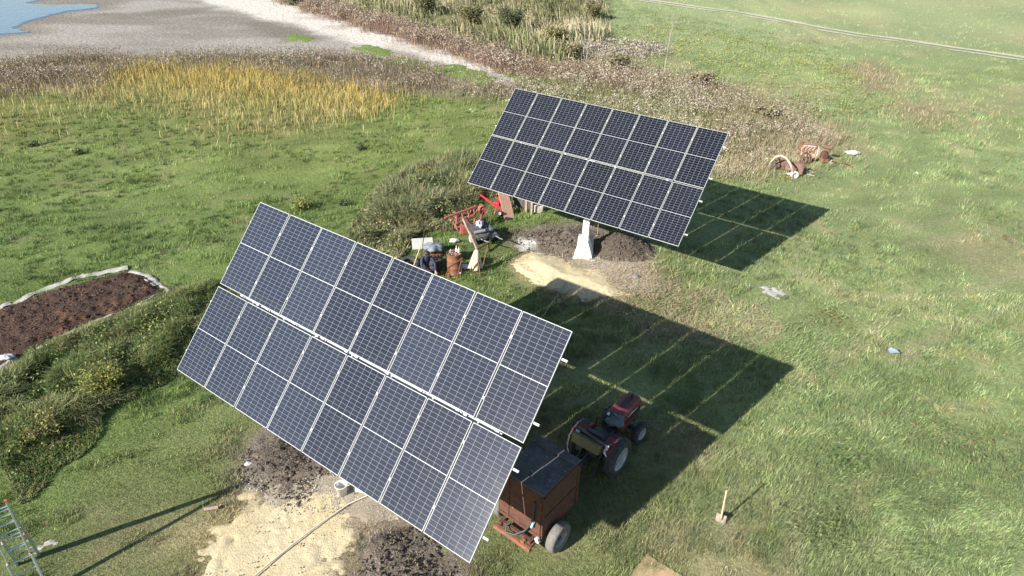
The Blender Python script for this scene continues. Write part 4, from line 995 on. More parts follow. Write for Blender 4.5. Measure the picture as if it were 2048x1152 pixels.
for off in (0, -1):
    s = MB(); p = apex+D*LW*off-O; s.cyl(p-D*.025, p+D*.025, .036, n=14); s.build('hinge', redcap, lad)

# ------------------------------------------------------------------ small things near the trackers
q = Vector(G(1440, 1046)); q.z = hz(q.x, q.y)
sh = empty('shovel', q, 0, 'shovel standing upright with its worn blade in the turf', 'shovel')
topv = Vector((5.10, 10.90, 1.18))-q
s = MB(); s.tube([topv*.16, topv*.6, topv], [.024, .023, .022], 8); s.build('handle', mat('shovel_handle', (.55, .44, .30), (.42, .33, .22), 8, .7), sh)
s = MB(); zt = topv*.22
ax_ = Vector((.86, -.42, .05)).normalized(); bl = [(-.5, 1), (.5, 1), (.5, .25), (.3, 0), (-.3, 0), (-.5, .25)]
nrm = Vector((-.25, -.55, .35)).normalized()
s.prism(bl, -.004, .004, lambda u_, w_, t_: tuple(ax_*(u_*.24)+Vector((.02*w_, .06*w_, .25*w_-.03))+nrm*(t_-.03*(1-4*u_*u_)*0)))
s.build('blade', mat('worn_blade', (.34, .27, .22), (.24, .18, .14), 9, .6, .3), sh, .003)
s = MB(); s.cyl(topv*.10, topv*.24, .024, .020, 10); s.build('socket', mat('worn_blade', (.3, .3, .3)), sh)

a = G(1293, 1112); b = G(1265, 1152); c = G(1358, 1152)
dx = Vector(c-a).normalized(); dy = Vector(b-a); dy = (dy-dx*dy.dot(dx)).normalized()
pl = MB(); cpt = Vector(a)+dx*.60+dy*.60+Vector((0, 0, .06)); R = Matrix((dx, dy, dx.cross(dy))).transposed()
s = MB(); V = []; nn = 10
for j in range(nn+1):
    for i in range(nn+1): V.append(((i/nn-.5)*1.22, (j/nn-.5)*1.22, .03*math.sin(i/nn*3.0+.4)*math.cos(j/nn*2)))
F = [(j*(nn+1)+i, j*(nn+1)+i+1, (j+1)*(nn+1)+i+1, (j+1)*(nn+1)+i) for j in range(nn) for i in range(nn)]
base_n = len(V); V2 = [(p[0], p[1], p[2]-.014) for p in V]; F2 = [tuple(i+base_n for i in reversed(f)) for f in F]
ed = [i for i in range(nn)]; rim = [i for i in range(nn+1)]+[(nn+1)*j+nn for j in range(1, nn+1)]+[(nn+1)*nn+i for i in range(nn-1, -1, -1)]+[(nn+1)*j for j in range(nn-1, 0, -1)]
F3 = [(rim[i], rim[i]+base_n, rim[(i+1) % len(rim)]+base_n, rim[(i+1) % len(rim)]) for i in range(len(rim))]
s.add(V+V2, F+F2+F3); o = s.build('plywood_sheet', plywood); o.matrix_world = Matrix.Translation(cpt) @ R.to_4x4(); tag(o, 'warped brown plywood sheet lying on the grass at the photo edge', 'board')

def bucket(px, py, label):
    q = G(px, py); r = empty('bucket', (q[0], q[1], hz(q[0], q[1])+.04), 0, label, 'bucket')
    s = MB(); s.lathe([(.0, 0), (.115, 0), (.15, .30), (.158, .30), (.158, .315), (.142, .315), (.11, .03), (0, .03)], n=24); s.build('body', mat('bucket_white', (.72, .71, .68), (.62, .61, .58), 5, .5), r)
    s = MB(); s.tube([Vector((.155*math.cos(t), .02, .28+.10*math.sin(t)-.0)) for t in np.linspace(0, math.pi, 12)], .004, 6); s.build('handle', galv, r)
bucket(685, 990, 'white plastic bucket standing at the foot of the near tracker')

def ground_cable(name, pix, r, m, label, cat, z0=.05, zs=None):
    pts = []
    for i, (px, py) in enumerate(pix):
        zz = (zs[i] if zs else 0); q = G(px, py, zz); pts.append((q[0], q[1], max(zz, hz(q[0], q[1])+z0)))
    P = []
    for i in range(len(pts)-1):
        for t in np.linspace(0, 1, 6, endpoint=False): p = np.array(pts[i])*(1-t)+np.array(pts[i+1])*t; p[:2] += (fbm(np.array([p[0]]), np.array([p[1]]), .5, 2, 7)[0]-.5)*.06; P.append(p)
    P.append(np.array(pts[-1])); s = MB(); s.tube(P, r, 8); o = s.build(name, m); tag(o, label, cat); return o
ground_cable('hose', [(733, 998), (700, 1012), (650, 1045), (600, 1082), (555, 1118), (515, 1152), (470, 1195)], .018, mat('pale_hose', (.60, .53, .43), (.50, .44, .36), 7, .6), 'pale hose lying straight across the yellow sand', 'hose', .075)
q = G(735, 996); s = MB(); s.cyl((0, 0, .0), (.09, .05, .03), .03, n=12); s.cyl((.09, .05, .03), (.15, .08, .05), .02, n=10); o = s.build('hose_connector', mat('blue_plastic', (.22, .36, .55), (.3, .42, .58), 6, .4)); o.location = (q[0], q[1], hz(q[0], q[1])+.09); tag(o, 'small blue connector at the end of the pale hose', 'connector')
ground_cable('cord', [(1138, 558), (1125, 578), (1108, 605), (1090, 632), (1070, 660), (1045, 690)], .014, mat('teal_cord', (.16, .28, .25), (.12, .22, .2), 7, .6), 'thin greenish cord running through the tracker shadow', 'cord', .10)
q = G(424, 1022); s = MB(); s.cyl((-.16, -.03, .05), (.16, .04, .05), .045, n=12); s.cyl((.15, .03, .05), (.22, .09, .10), .016, n=8); o = s.build('log', wood); o.location = (q[0], q[1], hz(q[0], q[1])+.03); tag(o, 'short cut log lying in the grass beside the yellow sand', 'log')
q = G(1784, 710); s = MB(); V = [(-.16, -.10, 0), (.14, -.12, .03), (.17, .09, .02), (-.02, .14, .06), (-.15, .10, .01)]; s.add(V+[(a_, b_, c_-.012) for a_, b_, c_ in V], [(0, 1, 2, 3, 4), (9, 8, 7, 6, 5)]+[(i, i+5, (i+1) % 5+5, (i+1) % 5) for i in range(5)]); o = s.build('sheet_scrap', mat('blue_grey_scrap', (.25, .32, .36), (.20, .26, .30), 6, .4)); o.location = (q[0], q[1], hz(q[0], q[1])+.17); tag(o, 'blue grey scrap of sheet lying alone in the right-hand grass', 'scrap')
def stone(px, py, r, m, label, cat='stone', name='stone', seed=1):
    q = G(px, py); bm = bmesh.new(); bmesh.ops.create_icosphere(bm, subdivisions=2, radius=r); rr_ = random.Random(seed)
    for v in bm.verts: v.co *= rr_.uniform(.8, 1.15); v.co.z *= .65
    me = bpy.data.meshes.new(name); bm.to_mesh(me); bm.free(); o = link_mesh(name, me, m); o.location = (q[0], q[1], hz(q[0], q[1])+r*.35); tag(o, label, cat)
stone(1271, 557, .15, mat('fieldstone', (.20, .19, .18), (.13, .125, .12), 8, .9), 'grey stone on the gravel right of the far sand heap', seed=2)
stone(497, 931, .09, concrete, 'pale stone at the left edge of the near soil', seed=3)
stone(1148, 553, .07, white_pl, 'small white lump on the far sand heap', seed=4)
stone(683, 939, .10, white_pl, 'white scrap at the edge of the near soil pile under the panels', 'scrap', 'scrap', 5)
# ------------------------------------------------------------------ loose clods and stones
def clod_arrays(P, size, col):
    n = len(P); d = np.array([[1, 0, 0], [-1, 0, 0], [0, 1, 0], [0, -1, 0], [0, 0, .8], [0, 0, -.6]])
    V = P[:, None]+d[None]*size[:, None, None]*rng.uniform(.55, 1.25, (n, 6, 1))+rng.normal(0, .18, (n, 6, 3))*size[:, None, None]
    f = np.array([[0, 2, 4], [2, 1, 4], [1, 3, 4], [3, 0, 4], [2, 0, 5], [1, 2, 5], [3, 1, 5], [0, 3, 5]])
    F = (np.arange(n)*6)[:, None, None]+f[None]
    return V.reshape(-1, 3), [F.reshape(-1, 3)], np.repeat(col, 8, 0)
clod_mat = attr_mat('clod', .98, .2, 30.0)
def scatter_clods(name, key, n, s0, s1, cc, label, cat, zoff, parent=None, poly=None, grow=.1):
    x, y = inpoly(Z[key] if poly is None else poly, n, grow); n = len(x); cc = np.array(cc)
    sz = s0+(s1-s0)*rng.random(n)**3
    return stuff(name, [clod_arrays(np.stack([x, y, hgt(x, y)+zoff(x, y)], 1), sz, jit(1, n, .25, .05)*cc[rng.integers(0, len(cc), n)])], clod_mat, label, cat, parent)
SO = [(.10, .081, .062), (.145, .118, .09), (.07, .057, .045)]
def zs(key, a, b): return lambda x, y: a+b*sstep(0, 1.4, psd(x, y, Z[key]))
scatter_clods('soil_clods', 'soilA', 1300, .012, .06, SO, 'dark clods strewn over the soil behind the near sand', 'clods', zs('soilA', .03, .20))
scatter_clods('soil_clods', 'soilA2', 1100, .012, .06, SO, 'dark clods strewn on the heap under the near tracker corner', 'clods', zs('soilA2', .03, .26))
scatter_clods('soil_clods', 'soilB', 1100, .015, .08, SO, 'grey brown clods strewn on the heap behind the white post', 'clods', zs('soilB', .03, .30))
PB = [(.42, .39, .34), (.33, .29, .24), (.50, .47, .42), (.24, .19, .15)]
scatter_clods('soil_clods', 'soilB', 700, .015, .08, SO, 'brown clods strewn on the rounded mound right of the post', 'clods', lambda x, y: mound_h(x, y, 0)+.01, None, np.array([[mc[0]+1.3*math.cos(t), mc[1]+.75+1.1*math.sin(t)] for t in np.linspace(0, 6.2832, 14)[:-1]]))
scatter_clods('gravel', 'gravelA', 1900, .008, .030, PB, 'pale stone chips around the near tracker foot', 'gravel', lambda x, y: .03+0*x)
scatter_clods('gravel', 'gravelB', 1000, .010, .032, PB, 'pale stone chips beside the far tracker base', 'gravel', lambda x, y: .03+0*x)
scatter_clods('chips', 'sandA', 420, .008, .03, [(.20, .16, .10), (.30, .24, .14), (.12, .10, .07)], 'dark crumbs and twigs dotted over the near sand', 'crumbs', lambda x, y: .07+0*x)
# straw strewn on the trampled ground
x, y = inpoly(Z['gravelB'], 2600, 1.2); n = len(x)
x2, y2 = inpoly(GP([(1270,560),(1420,590),(1520,650),(1460,680),(1330,655),(1240,600)]), 3600, .8); x = np.concatenate([x, x2]); y = np.concatenate([y, y2]); n = len(x)
stuff('straw_litter', [blade_arrays(x, y, hgt(x, y)+.06, rng.uniform(.12, .35, n), rng.uniform(.014, .026, n), rng.uniform(0, 6.28, n), rng.uniform(.93, .995, n), jit((.36, .29, .18), n, .25))], dry_mat, 'straw strewn on trampled ground behind the near tracker', 'straw')

# ------------------------------------------------------------------ compost bed
bed = empty('compost_bed', (*G(140, 640)[:2], 0), 0, 'dark compost bed edged with white sheeting on the left', 'compost bed')
BO = np.array([bed.location.x, bed.location.y])
bpoly = Z['bed']
def bed_h(x, y): sd = psd(x, y, bpoly); return .02+.16*sstep(-.1, .7, sd)+.10*(fbm(x, y, .8, 3, 201)-.4)*sstep(0, .5, sd)+.22*clod(x, y, .24, 202)*sstep(0, .4, sd)-.06*sstep(.05, -.3, sd)
lo_ = bpoly.min(0)-.4; hi_ = bpoly.max(0)+.4; ax_ = np.arange(lo_[0], hi_[0], .065); ay_ = np.arange(lo_[1], hi_[1], .065)
XX, YY = np.meshgrid(ax_, ay_); x, y = XX.ravel(), YY.ravel(); sd = psd(x, y, bpoly); F = grid_faces(len(ax_), len(ay_)); F = F[(sd[F] > -.25).any(1)]
used = np.zeros(len(x), bool); used[F.ravel()] = True; mp = np.cumsum(used)-1; x, y = x[used], y[used]
cb = mixc((.048, .031, .025), (.09, .055, .039), fbm(x, y, .6, 4, 203)); w = sstep(.60, .72, fbm(x, y, .5, 3, 204))[:, None]; cb = cb*(1-w*.7)+np.array((.17, .085, .045))*w*.7
link_mesh('compost', np_mesh('compost', np.stack([x-BO[0], y-BO[1], hgt(x, y)+bed_h(x, y)], 1), mp[F], cb, 'POINT', True, soil_mat), parent=bed)
o = scatter_clods('compost_clods', 'bed', 3600, .015, .065, [(.06, .038, .028), (.10, .06, .04), (.045, .03, .024), (.07, .045, .034), (.08, .05, .035), (.06, .04, .03), (.15, .085, .05)], '', '', bed_h, bed, grow=-.05); o.location = (-BO[0], -BO[1], 0)
liner_m = mat('white_liner', (.40, .38, .34), (.27, .25, .22), 5, .7, bump=.6)
def liner(pix, w, hh, seed, ragged=.35):
    line = GP(pix); pts = []
    for i in range(len(line)-1):
        n = max(2, int(np.hypot(*(line[i+1]-line[i]))/.09))
        for t in np.linspace(0, 1, n, endpoint=False): pts.append(line[i]*(1-t)+line[i+1]*t)
    pts = np.array(pts); tg = np.gradient(pts, axis=0); tg /= np.linalg.norm(tg, axis=1)[:, None]; nr = np.stack([-tg[:, 1], tg[:, 0]], 1)
    s_ = np.arange(len(pts))*.09; K = 7; V = []
    for k in range(K):
        f = k/(K-1)*2-1; wd = w*(1+ragged*2*(fbm(s_, s_*0+k*.0+seed, .7, 3, seed+(1 if f > 0 else 9))-.5))
        p = pts+nr*(f*wd)[:, None]; z = hgt(p[:, 0], p[:, 1])+hh*(1-f*f)+.13*(fbm(p[:, 0], p[:, 1], .22, 4, seed)-.45)+.02
        V.append(np.column_stack([p-BO, z]))
    V = np.concatenate(V); n = len(pts); F = []
    a = np.arange(n-1)
    F = np.concatenate([np.stack([k*n+a, k*n+a+1, (k+1)*n+a+1, (k+1)*n+a], 1) for k in range(K-1)])
    F2 = F[:, ::-1]+len(V); V = np.concatenate([V, V-np.array([0, 0, .012])])
    link_mesh('sheeting', np_mesh('sheeting', V, np.concatenate([F, F2]), None, smooth=True, m=liner_m), parent=bed)
liner([(-200, 715), (-60, 648), (0, 618), (28, 606)], .11, .02, 211, .9)
liner([(32, 610), (60, 592), (100, 576), (150, 558), (190, 549)], .13, .02, 216, .9)
liner([(186, 551), (215, 546), (240, 540), (262, 536)], .15, .02, 221, .9)
liner([(262, 545), (290, 552), (305, 562), (325, 575), (345, 588)], .12, .05, 226, 1.2)
liner([(282, 560), (300, 568), (312, 580)], .09, .06, 231, 1.2)
liner([(318, 592), (262, 622), (235, 632), (200, 643), (150, 668)], .06, .08, 236, .9)
liner([(152, 667), (110, 688), (88, 702), (60, 716)], .09, .10, 241, .8)
liner([(34, 722), (10, 738), (-30, 760), (-140, 815)], .10, .10, 246, .7)
for px, py, sc_, sd_, lb in ((18, 726, .17, 3, 'crumpled white plastic sack at the near corner of the compost bed'), (70, 622, .07, 5, 'small white scrap lying on the compost near its far edge')):
    q = G(px, py); draped('plastic_sack', (q[0], q[1], hz(q[0], q[1])+.2), (sc_*1.3, sc_*.9, sc_*.7), mat('grey_white_plastic', (.40, .41, .42), (.28, .29, .31), 5, .4), lb, 'plastic', sd_)

# ------------------------------------------------------------------ far junk corner behind the near tracker
def gp(px, py, z=0.0):
    q = G(px, py, z); return Vector((q[0], q[1], z))
def hang(px, py): q = G(px, py); return Vector((q[0], q[1], hz(q[0], q[1])))
# barrel
b0 = hang(909, 545); ba = empty('oil_drum', b0, 0, 'rusty oil drum used as a table behind the near tracker', 'oil drum')
s = MB(); s.lathe([(0, 0), (.285, 0), (.295, .02), (.285, .04), (.285, .28), (.297, .30), (.285, .32), (.285, .57), (.297, .59), (.285, .61), (.285, .86), (.297, .88), (.285, .89), (.27, .86), (.0, .86)], n=32); s.build('shell', orange_rust, ba)
s = MB()
for i in range(14): a = i*2.4; r_ = .05+.016*i; s.box((r_*math.cos(a)*.9, r_*math.sin(a)*.9, .875), (.06, .05, .03), Matrix.Rotation(a, 3, 'Z'))
s.build('scrap_bits', wood, ba)
for dx, dy, hh, m_, lb, cap in ((-.13, .06, .13, mat('grey_jar', (.25, .28, .26), (.2, .2, .2)), 'small grey jar on the rusty drum', black_p), (.09, .10, .22, white_pl, 'white bottle with yellow cap on the rusty drum', mat('yellow_cap', (.7, .5, .05), (.6, .4, .04))), (.19, .02, .24, mat('clear_bottle', (.62, .64, .66), (.5, .52, .55), 5, .2), 'tall pale bottle with red cap on the rusty drum', redcap)):
    bt = empty('bottle', b0+Vector((dx, dy, .89)), 0, lb, 'bottle', 'bottles on the rusty drum'); s = MB(); s.lathe([(0, 0), (.042, 0), (.045, .02), (.045, hh*.6), (.018, hh*.82), (.016, hh)], n=14); s.build('body', m_, bt)
    s = MB(); s.cyl((0, 0, hh), (0, 0, hh+.035), .02, n=10); s.build('cap', cap, bt)
# two pipe trestles
def trestle(a, za, b, zb, feet, label):
    A = gp(*a, za); B = gp(*b, zb); fs = [hang(*f) for f in feet]; c = sum(fs, Vector((0, 0, 0)))/len(fs)
    r = empty('pipe_trestle', c, 0, label, 'trestle', 'rusty pipe trestles in the junk corner')
    s = MB(); s.tube([A-c, B-c], .032, 10); s.build('top_bar', rust, r)
    pts = [A, A, B, B][:len(fs)]
    for f, t in zip(fs, (.06, .06, .94, .94) if len(fs) == 4 else (.06, .94, .5)):
        p = A.lerp(B, t); s = MB(); s.tube([p-c, f-c], .018, 8); s.build('leg', orange_rust, r)
    for i in range(0, len(fs)-1, 2):
        s = MB(); s.tube([(fs[i]-c)*.85+(A.lerp(B, .06 if i == 0 else .94)-c)*.15, (fs[i+1]-c)*.85+(A.lerp(B, .06 if i == 0 else .94)-c)*.15], .012, 6); s.build('brace', orange_rust, r)
trestle((896, 536), .62, (926, 516), .98, ((890, 556), (899, 562), (911, 566), (922, 553)), 'rusty pipe trestle standing right in front of the oil drum')
trestle((952, 500), .98, (979, 485), .98, ((939, 548), (961, 556), (965, 534), (981, 538)), 'rusty pipe trestle carrying the beige cloth beside the sand')
# beige cloth hung over the trestle
c0 = gp(953, 499, 1.03); s = MB(); V = []; nn = 22; lv = 12
for j in range(lv+1):
    t = j/lv; w_ = .05+.21*t**.6
    for i in range(nn):
        a = 2*math.pi*i/nn; f = 1+.22*math.sin(4*a+.6)*t+.10*math.sin(7*a+2)*t
        V.append((w_*f*math.cos(a)*.95-.05*t, w_*f*math.sin(a)*.55, -.84*t-.03*math.sin(3*a)*t))
F = [(j*nn+i, j*nn+(i+1) % nn, (j+1)*nn+(i+1) % nn, (j+1)*nn+i) for j in range(lv) for i in range(nn)]; F.append(tuple(range(nn)))
s.add(V, F, True); o = s.build('hanging_cloth', beige_cloth); o.location = c0; tag(o, 'beige cloth hanging gathered from the pipe trestle', 'cloth')
# leaning beam, dark cart, red machine
p0, p1 = gp(927, 436, 1.5), gp(955, 497, .35)
s = MB(); s.bar(p0-p1, Vector((0, 0, 0)), .14, .09); s.bar((p0-p1)*.35+Vector((.02, -.02, .05)), (p0-p1)*.55+Vector((.02, -.02, .05)), .10, .03); o = s.build('timber_beam', wood, None, .006); o.location = p1; tag(o, 'weathered grey beam slanting across the red machine', 'beam')
c0 = hang(966, 482); ct = empty('handcart', c0, math.radians(28), 'dark tipped handcart full of scrap beside the red machine', 'cart')
s = MB()
for xx in (-.42, 0, .42): s.bar((xx, -.55, .42), (xx, .62, .62), .07, .05)
for yy in (-.55, 0, .6): s.bar((-.5, yy, .47+.09*yy), (.5, yy, .47+.09*yy), .08, .05)
s.build('frame', dark_steel, ct, .005)
for i in range(4): s = MB(); s.box((-.36+.24*i, .02, .56), (.20, 1.05, .03), Matrix.Rotation(math.radians(9), 3, 'X')); s.build('board', mat('tarred_board', (.05, .055, .06), (.09, .09, .095), 6, .7), ct, .004)
for sd in (-1, 1): wheel(ct, (sd*.58, -.05, .27), .27, .10, .16, rubber, mat('worn_rim', (.3, .3, .3)), 0, .02, 'wheel', math.pi/2, sd)
for sd in (-1, 1): s = MB(); s.tube([(sd*.35, -.5, .42), (sd*.33, -1.0, .52), (sd*.30, -1.25, .60)], .025, 8); s.build('shaft', mat('worn_pipe', (.22, .22, .22), (.13, .13, .13), 8, .6), ct)
q = c0+Vector((-.15, .25, .72)); draped('grain_sack', q, (.17, .30, .20), mat('sack_grey', (.36, .36, .38), (.26, .26, .28), 6, .9, bump=.3), 'pale grey sack lying on the handcart', 'sack', 7)
s = MB(); s.cyl((-.3, -.1, 0), (.32, .14, .05), .07, n=12); s.cyl((.32, .14, .05), (.37, .16, .055), .085, n=12); o = s.build('pipe', mat('worn_pipe', (.5, .5, .5))); o.location = c0+Vector((-.05, -.35, .62)); tag(o, 'short grey pipe lying on the handcart front', 'pipe')
s = MB(); s.box((0, 0, .13), (.20, .14, .26)); s.cyl((.04, 0, .26), (.04, 0, .31), .03); s.bar((-.06, 0, .27), (.0, 0, .30), .02); o = s.build('jerrycan', white_pl, None, .02, 2); o.location = hang(984, 477); o.rotation_euler = (0, 0, .6); tag(o, 'translucent white canister standing behind the handcart', 'canister')
c0 = hang(934, 462); im = empty('seed_drill', c0, math.radians(20), 'faded red farm implement in the weeds behind the beam', 'farm implement')
s = MB(); s.bar((-.75, -.1, .95), (.75, .25, 1.15), .08); s.build('top_bar', red_old, im, .005)
s = MB(); s.bar((-.55, 0, .25), (.65, .1, .30), .08); s.bar((-.55, .7, .3), (.65, .8, .35), .08)
for xx in (-.5, .1, .6): s.bar((xx, 0, .28), (xx, .75, .33), .07)
s.build('frame', red_old, im, .004)
for i in range(5):
    xx = -.5+.28*i; s = MB(); s.tube([(xx, .1, 1.0), (xx+.05, .0, .7), (xx-.04, -.12, .45), (xx, -.25, .25)], .032, 8); s.bar((xx, .0, .7), (xx+.18, .12, .95), .045); s.build('tine', red_old, im)
s = MB(); V = [(-.42, -.32, 0), (.18, -.36, 0), (.3, .1, .05), (-.3, .14, .1), (-.36, -.22, .42), (.10, -.26, .46), (.2, .1, .42), (-.24, .12, .5)]; s.add(V, [(3, 2, 1, 0), (4, 5, 6, 7), (0, 1, 5, 4), (1, 2, 6, 5), (2, 3, 7, 6), (3, 0, 4, 7)]); s.box((-.05, -.34, .2), (.5, .03, .3)); s.build('hopper', red_old, im, .02); bpy.data.objects[im.children[-1].name].location = (-.35, -.35, .05)
s = MB(); s.cyl((.88, .42, .75), (.88, .62, .75), .20, n=20); s.lathe([(.20, 0), (.22, .02), (.20, .04)], c=(.88, .42, .75), axis='y', n=20); s.build('drum', red_old, im)
s = MB(); s.bar((.7, .2, .3), (.88, .5, .75), .06); s.build('drum_arm', red_old, im)
# bright red cultivator
c0 = hang(988, 424); cu = empty('cultivator', c0, math.radians(-25), 'bright red wheeled cultivator beside the leaning boards', 'cultivator')
s = MB(); s.bar((-.85, .25, .62), (.25, -.05, .30), .07); s.bar((.0, .5, .62), (.35, -.15, .28), .06); s.build('frame', red_new, cu, .005)
for dx in (0, .28): s = MB(); s.tube([(.1+dx, .0, .34), (.15+dx, -.15, .25), (.16+dx, -.22, .06)], .026, 8); s.build('tine', red_new, cu)
for dx in (-.15, .15): s = MB(); s.tube([(dx, .3, .5), (dx-.1, .55, .85), (dx-.18, .75, .95)], .022, 8); s.build('handlebar', black_p, cu)
s = MB(); s.box((.12, .08, .45), (.30, .24, .16)); s.build('gear_case', red_new, cu, .03, 2)
wheel(cu, (.42, -.25, .15), .15, .06, .08, rubber, rim_m, 0, .01, 'wheel', .3, -1)
# leaning boards and shed scraps
bl_, br_ = hang(1009.5, 443), hang(1029, 436); tp = gp(993, 374, 1.05); tvec = tp-bl_
lb_ = empty('board_panel', bl_, 0, 'three reddish boards nailed together, leaning under the far tracker', 'boards')
wv = br_-bl_; nv = wv.cross(tvec).normalized()
for i in range(3):
    a, b = i/3+.012, (i+1)/3-.012; s = MB()
    s.prism([(a, 0), (b, 0), (b, 1.0), (a, 1.0)], 0, .03, lambda u_, w_, t_: tuple(wv*u_+tvec*w_+nv*t_)); s.build('board', wood_pink, lb_, .003)
for w_ in (.2, .8): s = MB(); s.prism([(.03, w_-.03), (.97, w_-.03), (.97, w_+.03), (.03, w_+.03)], -.045, -.001, lambda u_, v_, t_: tuple(wv*u_+tvec*v_+nv*t_)); s.build('batten', wood, lb_)
c0 = hang(1050, 424); sd_ = empty('lean_to', c0, math.radians(-32), 'dark plank lean-to half hidden under the far tracker', 'shed')
for i in range(6): s = MB(); s.box((-.80+.20*i, .35, .55), (.18, .03, 1.1+.05*(i % 2)), Matrix.Rotation(math.radians(-8), 3, 'X')); s.build('plank', mat('dark_plank', (.08, .07, .06), (.05, .045, .04), 5, .9), sd_)
for xx in (-.85, .10, .40): s = MB(); s.box((xx, -.05, .55), (.11, .09, 1.1)); s.build('post', wood, sd_, .005)
for i in range(4): s = MB(); s.box((-.22, -.2+.24*i, 1.14+.01*i), (1.5, .22, .025)); s.build('roof_plank', wood, sd_)
s = MB(); s.box((.55, -.1, .75), (.35, .03, .3), Matrix.Rotation(.5, 3, 'X')); s.build('pale_board', mat('pale_board', (.5, .46, .38), (.4, .36, .3), 5, .8), sd_)
for px, py, sz, lb, rz in ((1077, 424, (.36, .26, .34), 'pale concrete block nearest the far soil heap', .3), (1068, 420, (.5, .24, .16), 'flat pale brick slab beside the concrete block', -.4), (1087, 416, (.34, .22, .18), 'pale rubble block behind the concrete block', .8)):
    s = MB(); s.box((0, 0, sz[2]/2), sz); o = s.build('concrete_block', mat('pale_block', (.52, .47, .38), (.40, .36, .29), 6, .9, bump=.3), None, .02); o.location = hang(px, py); o.rotation_euler = (0, 0, rz); tag(o, lb, 'block', 'blocks under the far tracker')
# tyre stack, engine and tarpaulin
def tyre(name, c, r, w, tilt, label, group=None):
    s = MB(); b = w/2; s.lathe([(r*.55, -b*.7), (r*.62, -b), (r*.86, -b), (r*.97, -b*.75), (r, -b*.3), (r, b*.3), (r*.97, b*.75), (r*.86, b), (r*.62, b), (r*.55, b*.7), (r*.58, 0), (r*.55, -b*.7)], n=30)
    o = s.build(name, rubber); o.location = c; o.rotation_euler = tilt; tag(o, label, 'tyre', group); return o
c0 = hang(862, 537)
tyre('old_tyre', c0+Vector((.1, .1, .11)), .36, .22, (0, 0, 0), 'bottom tyre of the stack behind the crouching person', 'old tyres')
tyre('old_tyre', c0+Vector((.14, .12, .33)), .35, .21, (.04, .02, 0), 'top tyre of the stack under the rusty engine block', 'old tyres')
tyre('old_tyre', hang(820, 533)+Vector((0, 0, .13)), .40, .22, (.25, .1, 0), 'single dark tyre lying left of the crouching person', 'old tyres')
en = empty('engine_block', c0+Vector((.12, .12, .44)), .4, 'small rusty engine block on the stack of tyres', 'engine')
s = MB(); s.box((0, 0, .13), (.62, .40, .26)); s.box((0, 0, .29), (.5, .3, .08)); s.build('casting', orange_rust, en, .02)
for i in range(4): s = MB(); s.cyl((-.21+.14*i, -.20, .16), (-.21+.14*i, -.25, .16), .045, n=12); s.build('port', dark_steel, en)
s = MB(); s.cyl((.31, 0, .12), (.38, 0, .12), .13, n=18); s.build('flywheel', rust, en)
draped('tarpaulin', c0+Vector((.12, .14, .88)), (.40, .33, .26), mat('slate_tarp', (.17, .19, .21), (.11, .125, .14), 7, .85, bump=.3), 'grey tarpaulin bundled over the rusty engine block', 'tarpaulin', 9)
s = MB(); s.box((0, 0, 0), (.85, .6, .02), Matrix.Rotation(.35, 3, 'X')); o = s.build('grey_board', mat('grey_sheet', (.40, .40, .37), (.32, .32, .29), 4, .7)); o.location = gp(845, 487, .7); o.rotation_euler = (0, 0, .2); tag(o, 'flat grey board leaning behind the tarpaulin bundle', 'board')
def pole(a, za, b, r, m, label):
    A = gp(*a, za); B = hang(*b); s = MB(); s.tube([A-B, (0, 0, 0)], r, 8); o = s.build('pole', m); o.location = B; tag(o, label, 'pole', 'poles stuck around the junk corner')
pole((849, 459), 1.75, (842, 520), .018, rust, 'thin upright rusty rod rising above the tarpaulin')
pole((841, 493), 1.1, (826, 535), .02, mat('cane', (.55, .45, .22), (.45, .36, .18)), 'pale yellow cane leaning by the crouching person')
pole((879, 485), 1.0, (893, 515), .022, dark_steel, 'dark rod leaning between tarpaulin and oil drum')
for px, py, r_, hh, m_, lb in ((904, 549, .06, .12, white_pl, 'white cup on the ground at the foot of the oil drum'), (884, 546, .05, .08, redcap, 'red and white tin on the grass beside the person'), (921, 549, .05, .13, white_pl, 'white beaker by the trestle legs')):
    s = MB(); s.lathe([(0, 0), (r_*.8, 0), (r_, hh), (r_*.9, hh), (r_*.7, .01), (0, .01)], n=14); o = s.build('cup', m_); o.location = hang(px, py); tag(o, lb, 'cup', 'cups and tins around the oil drum')
draped('plastic_bag', hang(928, 537)+Vector((0, 0, .08)), (.22, .18, .16), mat('bluish_bag', (.6, .66, .72), (.5, .55, .6), 5, .4), 'pale blue white plastic bag behind the oil drum', 'bag', 12)
draped('plastic_bag', hang(908, 484)+Vector((0, 0, .08)), (.20, .15, .14), white_pl, 'crumpled white bag at the foot of the reeds', 'bag', 13)
s = MB()
for i in range(7): s.box((random.uniform(-.4, .4), random.uniform(-.15, .15), .06), (.22, .09, .08), Matrix.Rotation(random.uniform(0, 3), 3, 'Z'))
o = s.build('scrap_iron', rust); o.location = hang(879, 541); tag(o, 'rusty scrap iron on the ground in front of the person', 'scrap'); o['kind'] = 'stuff'

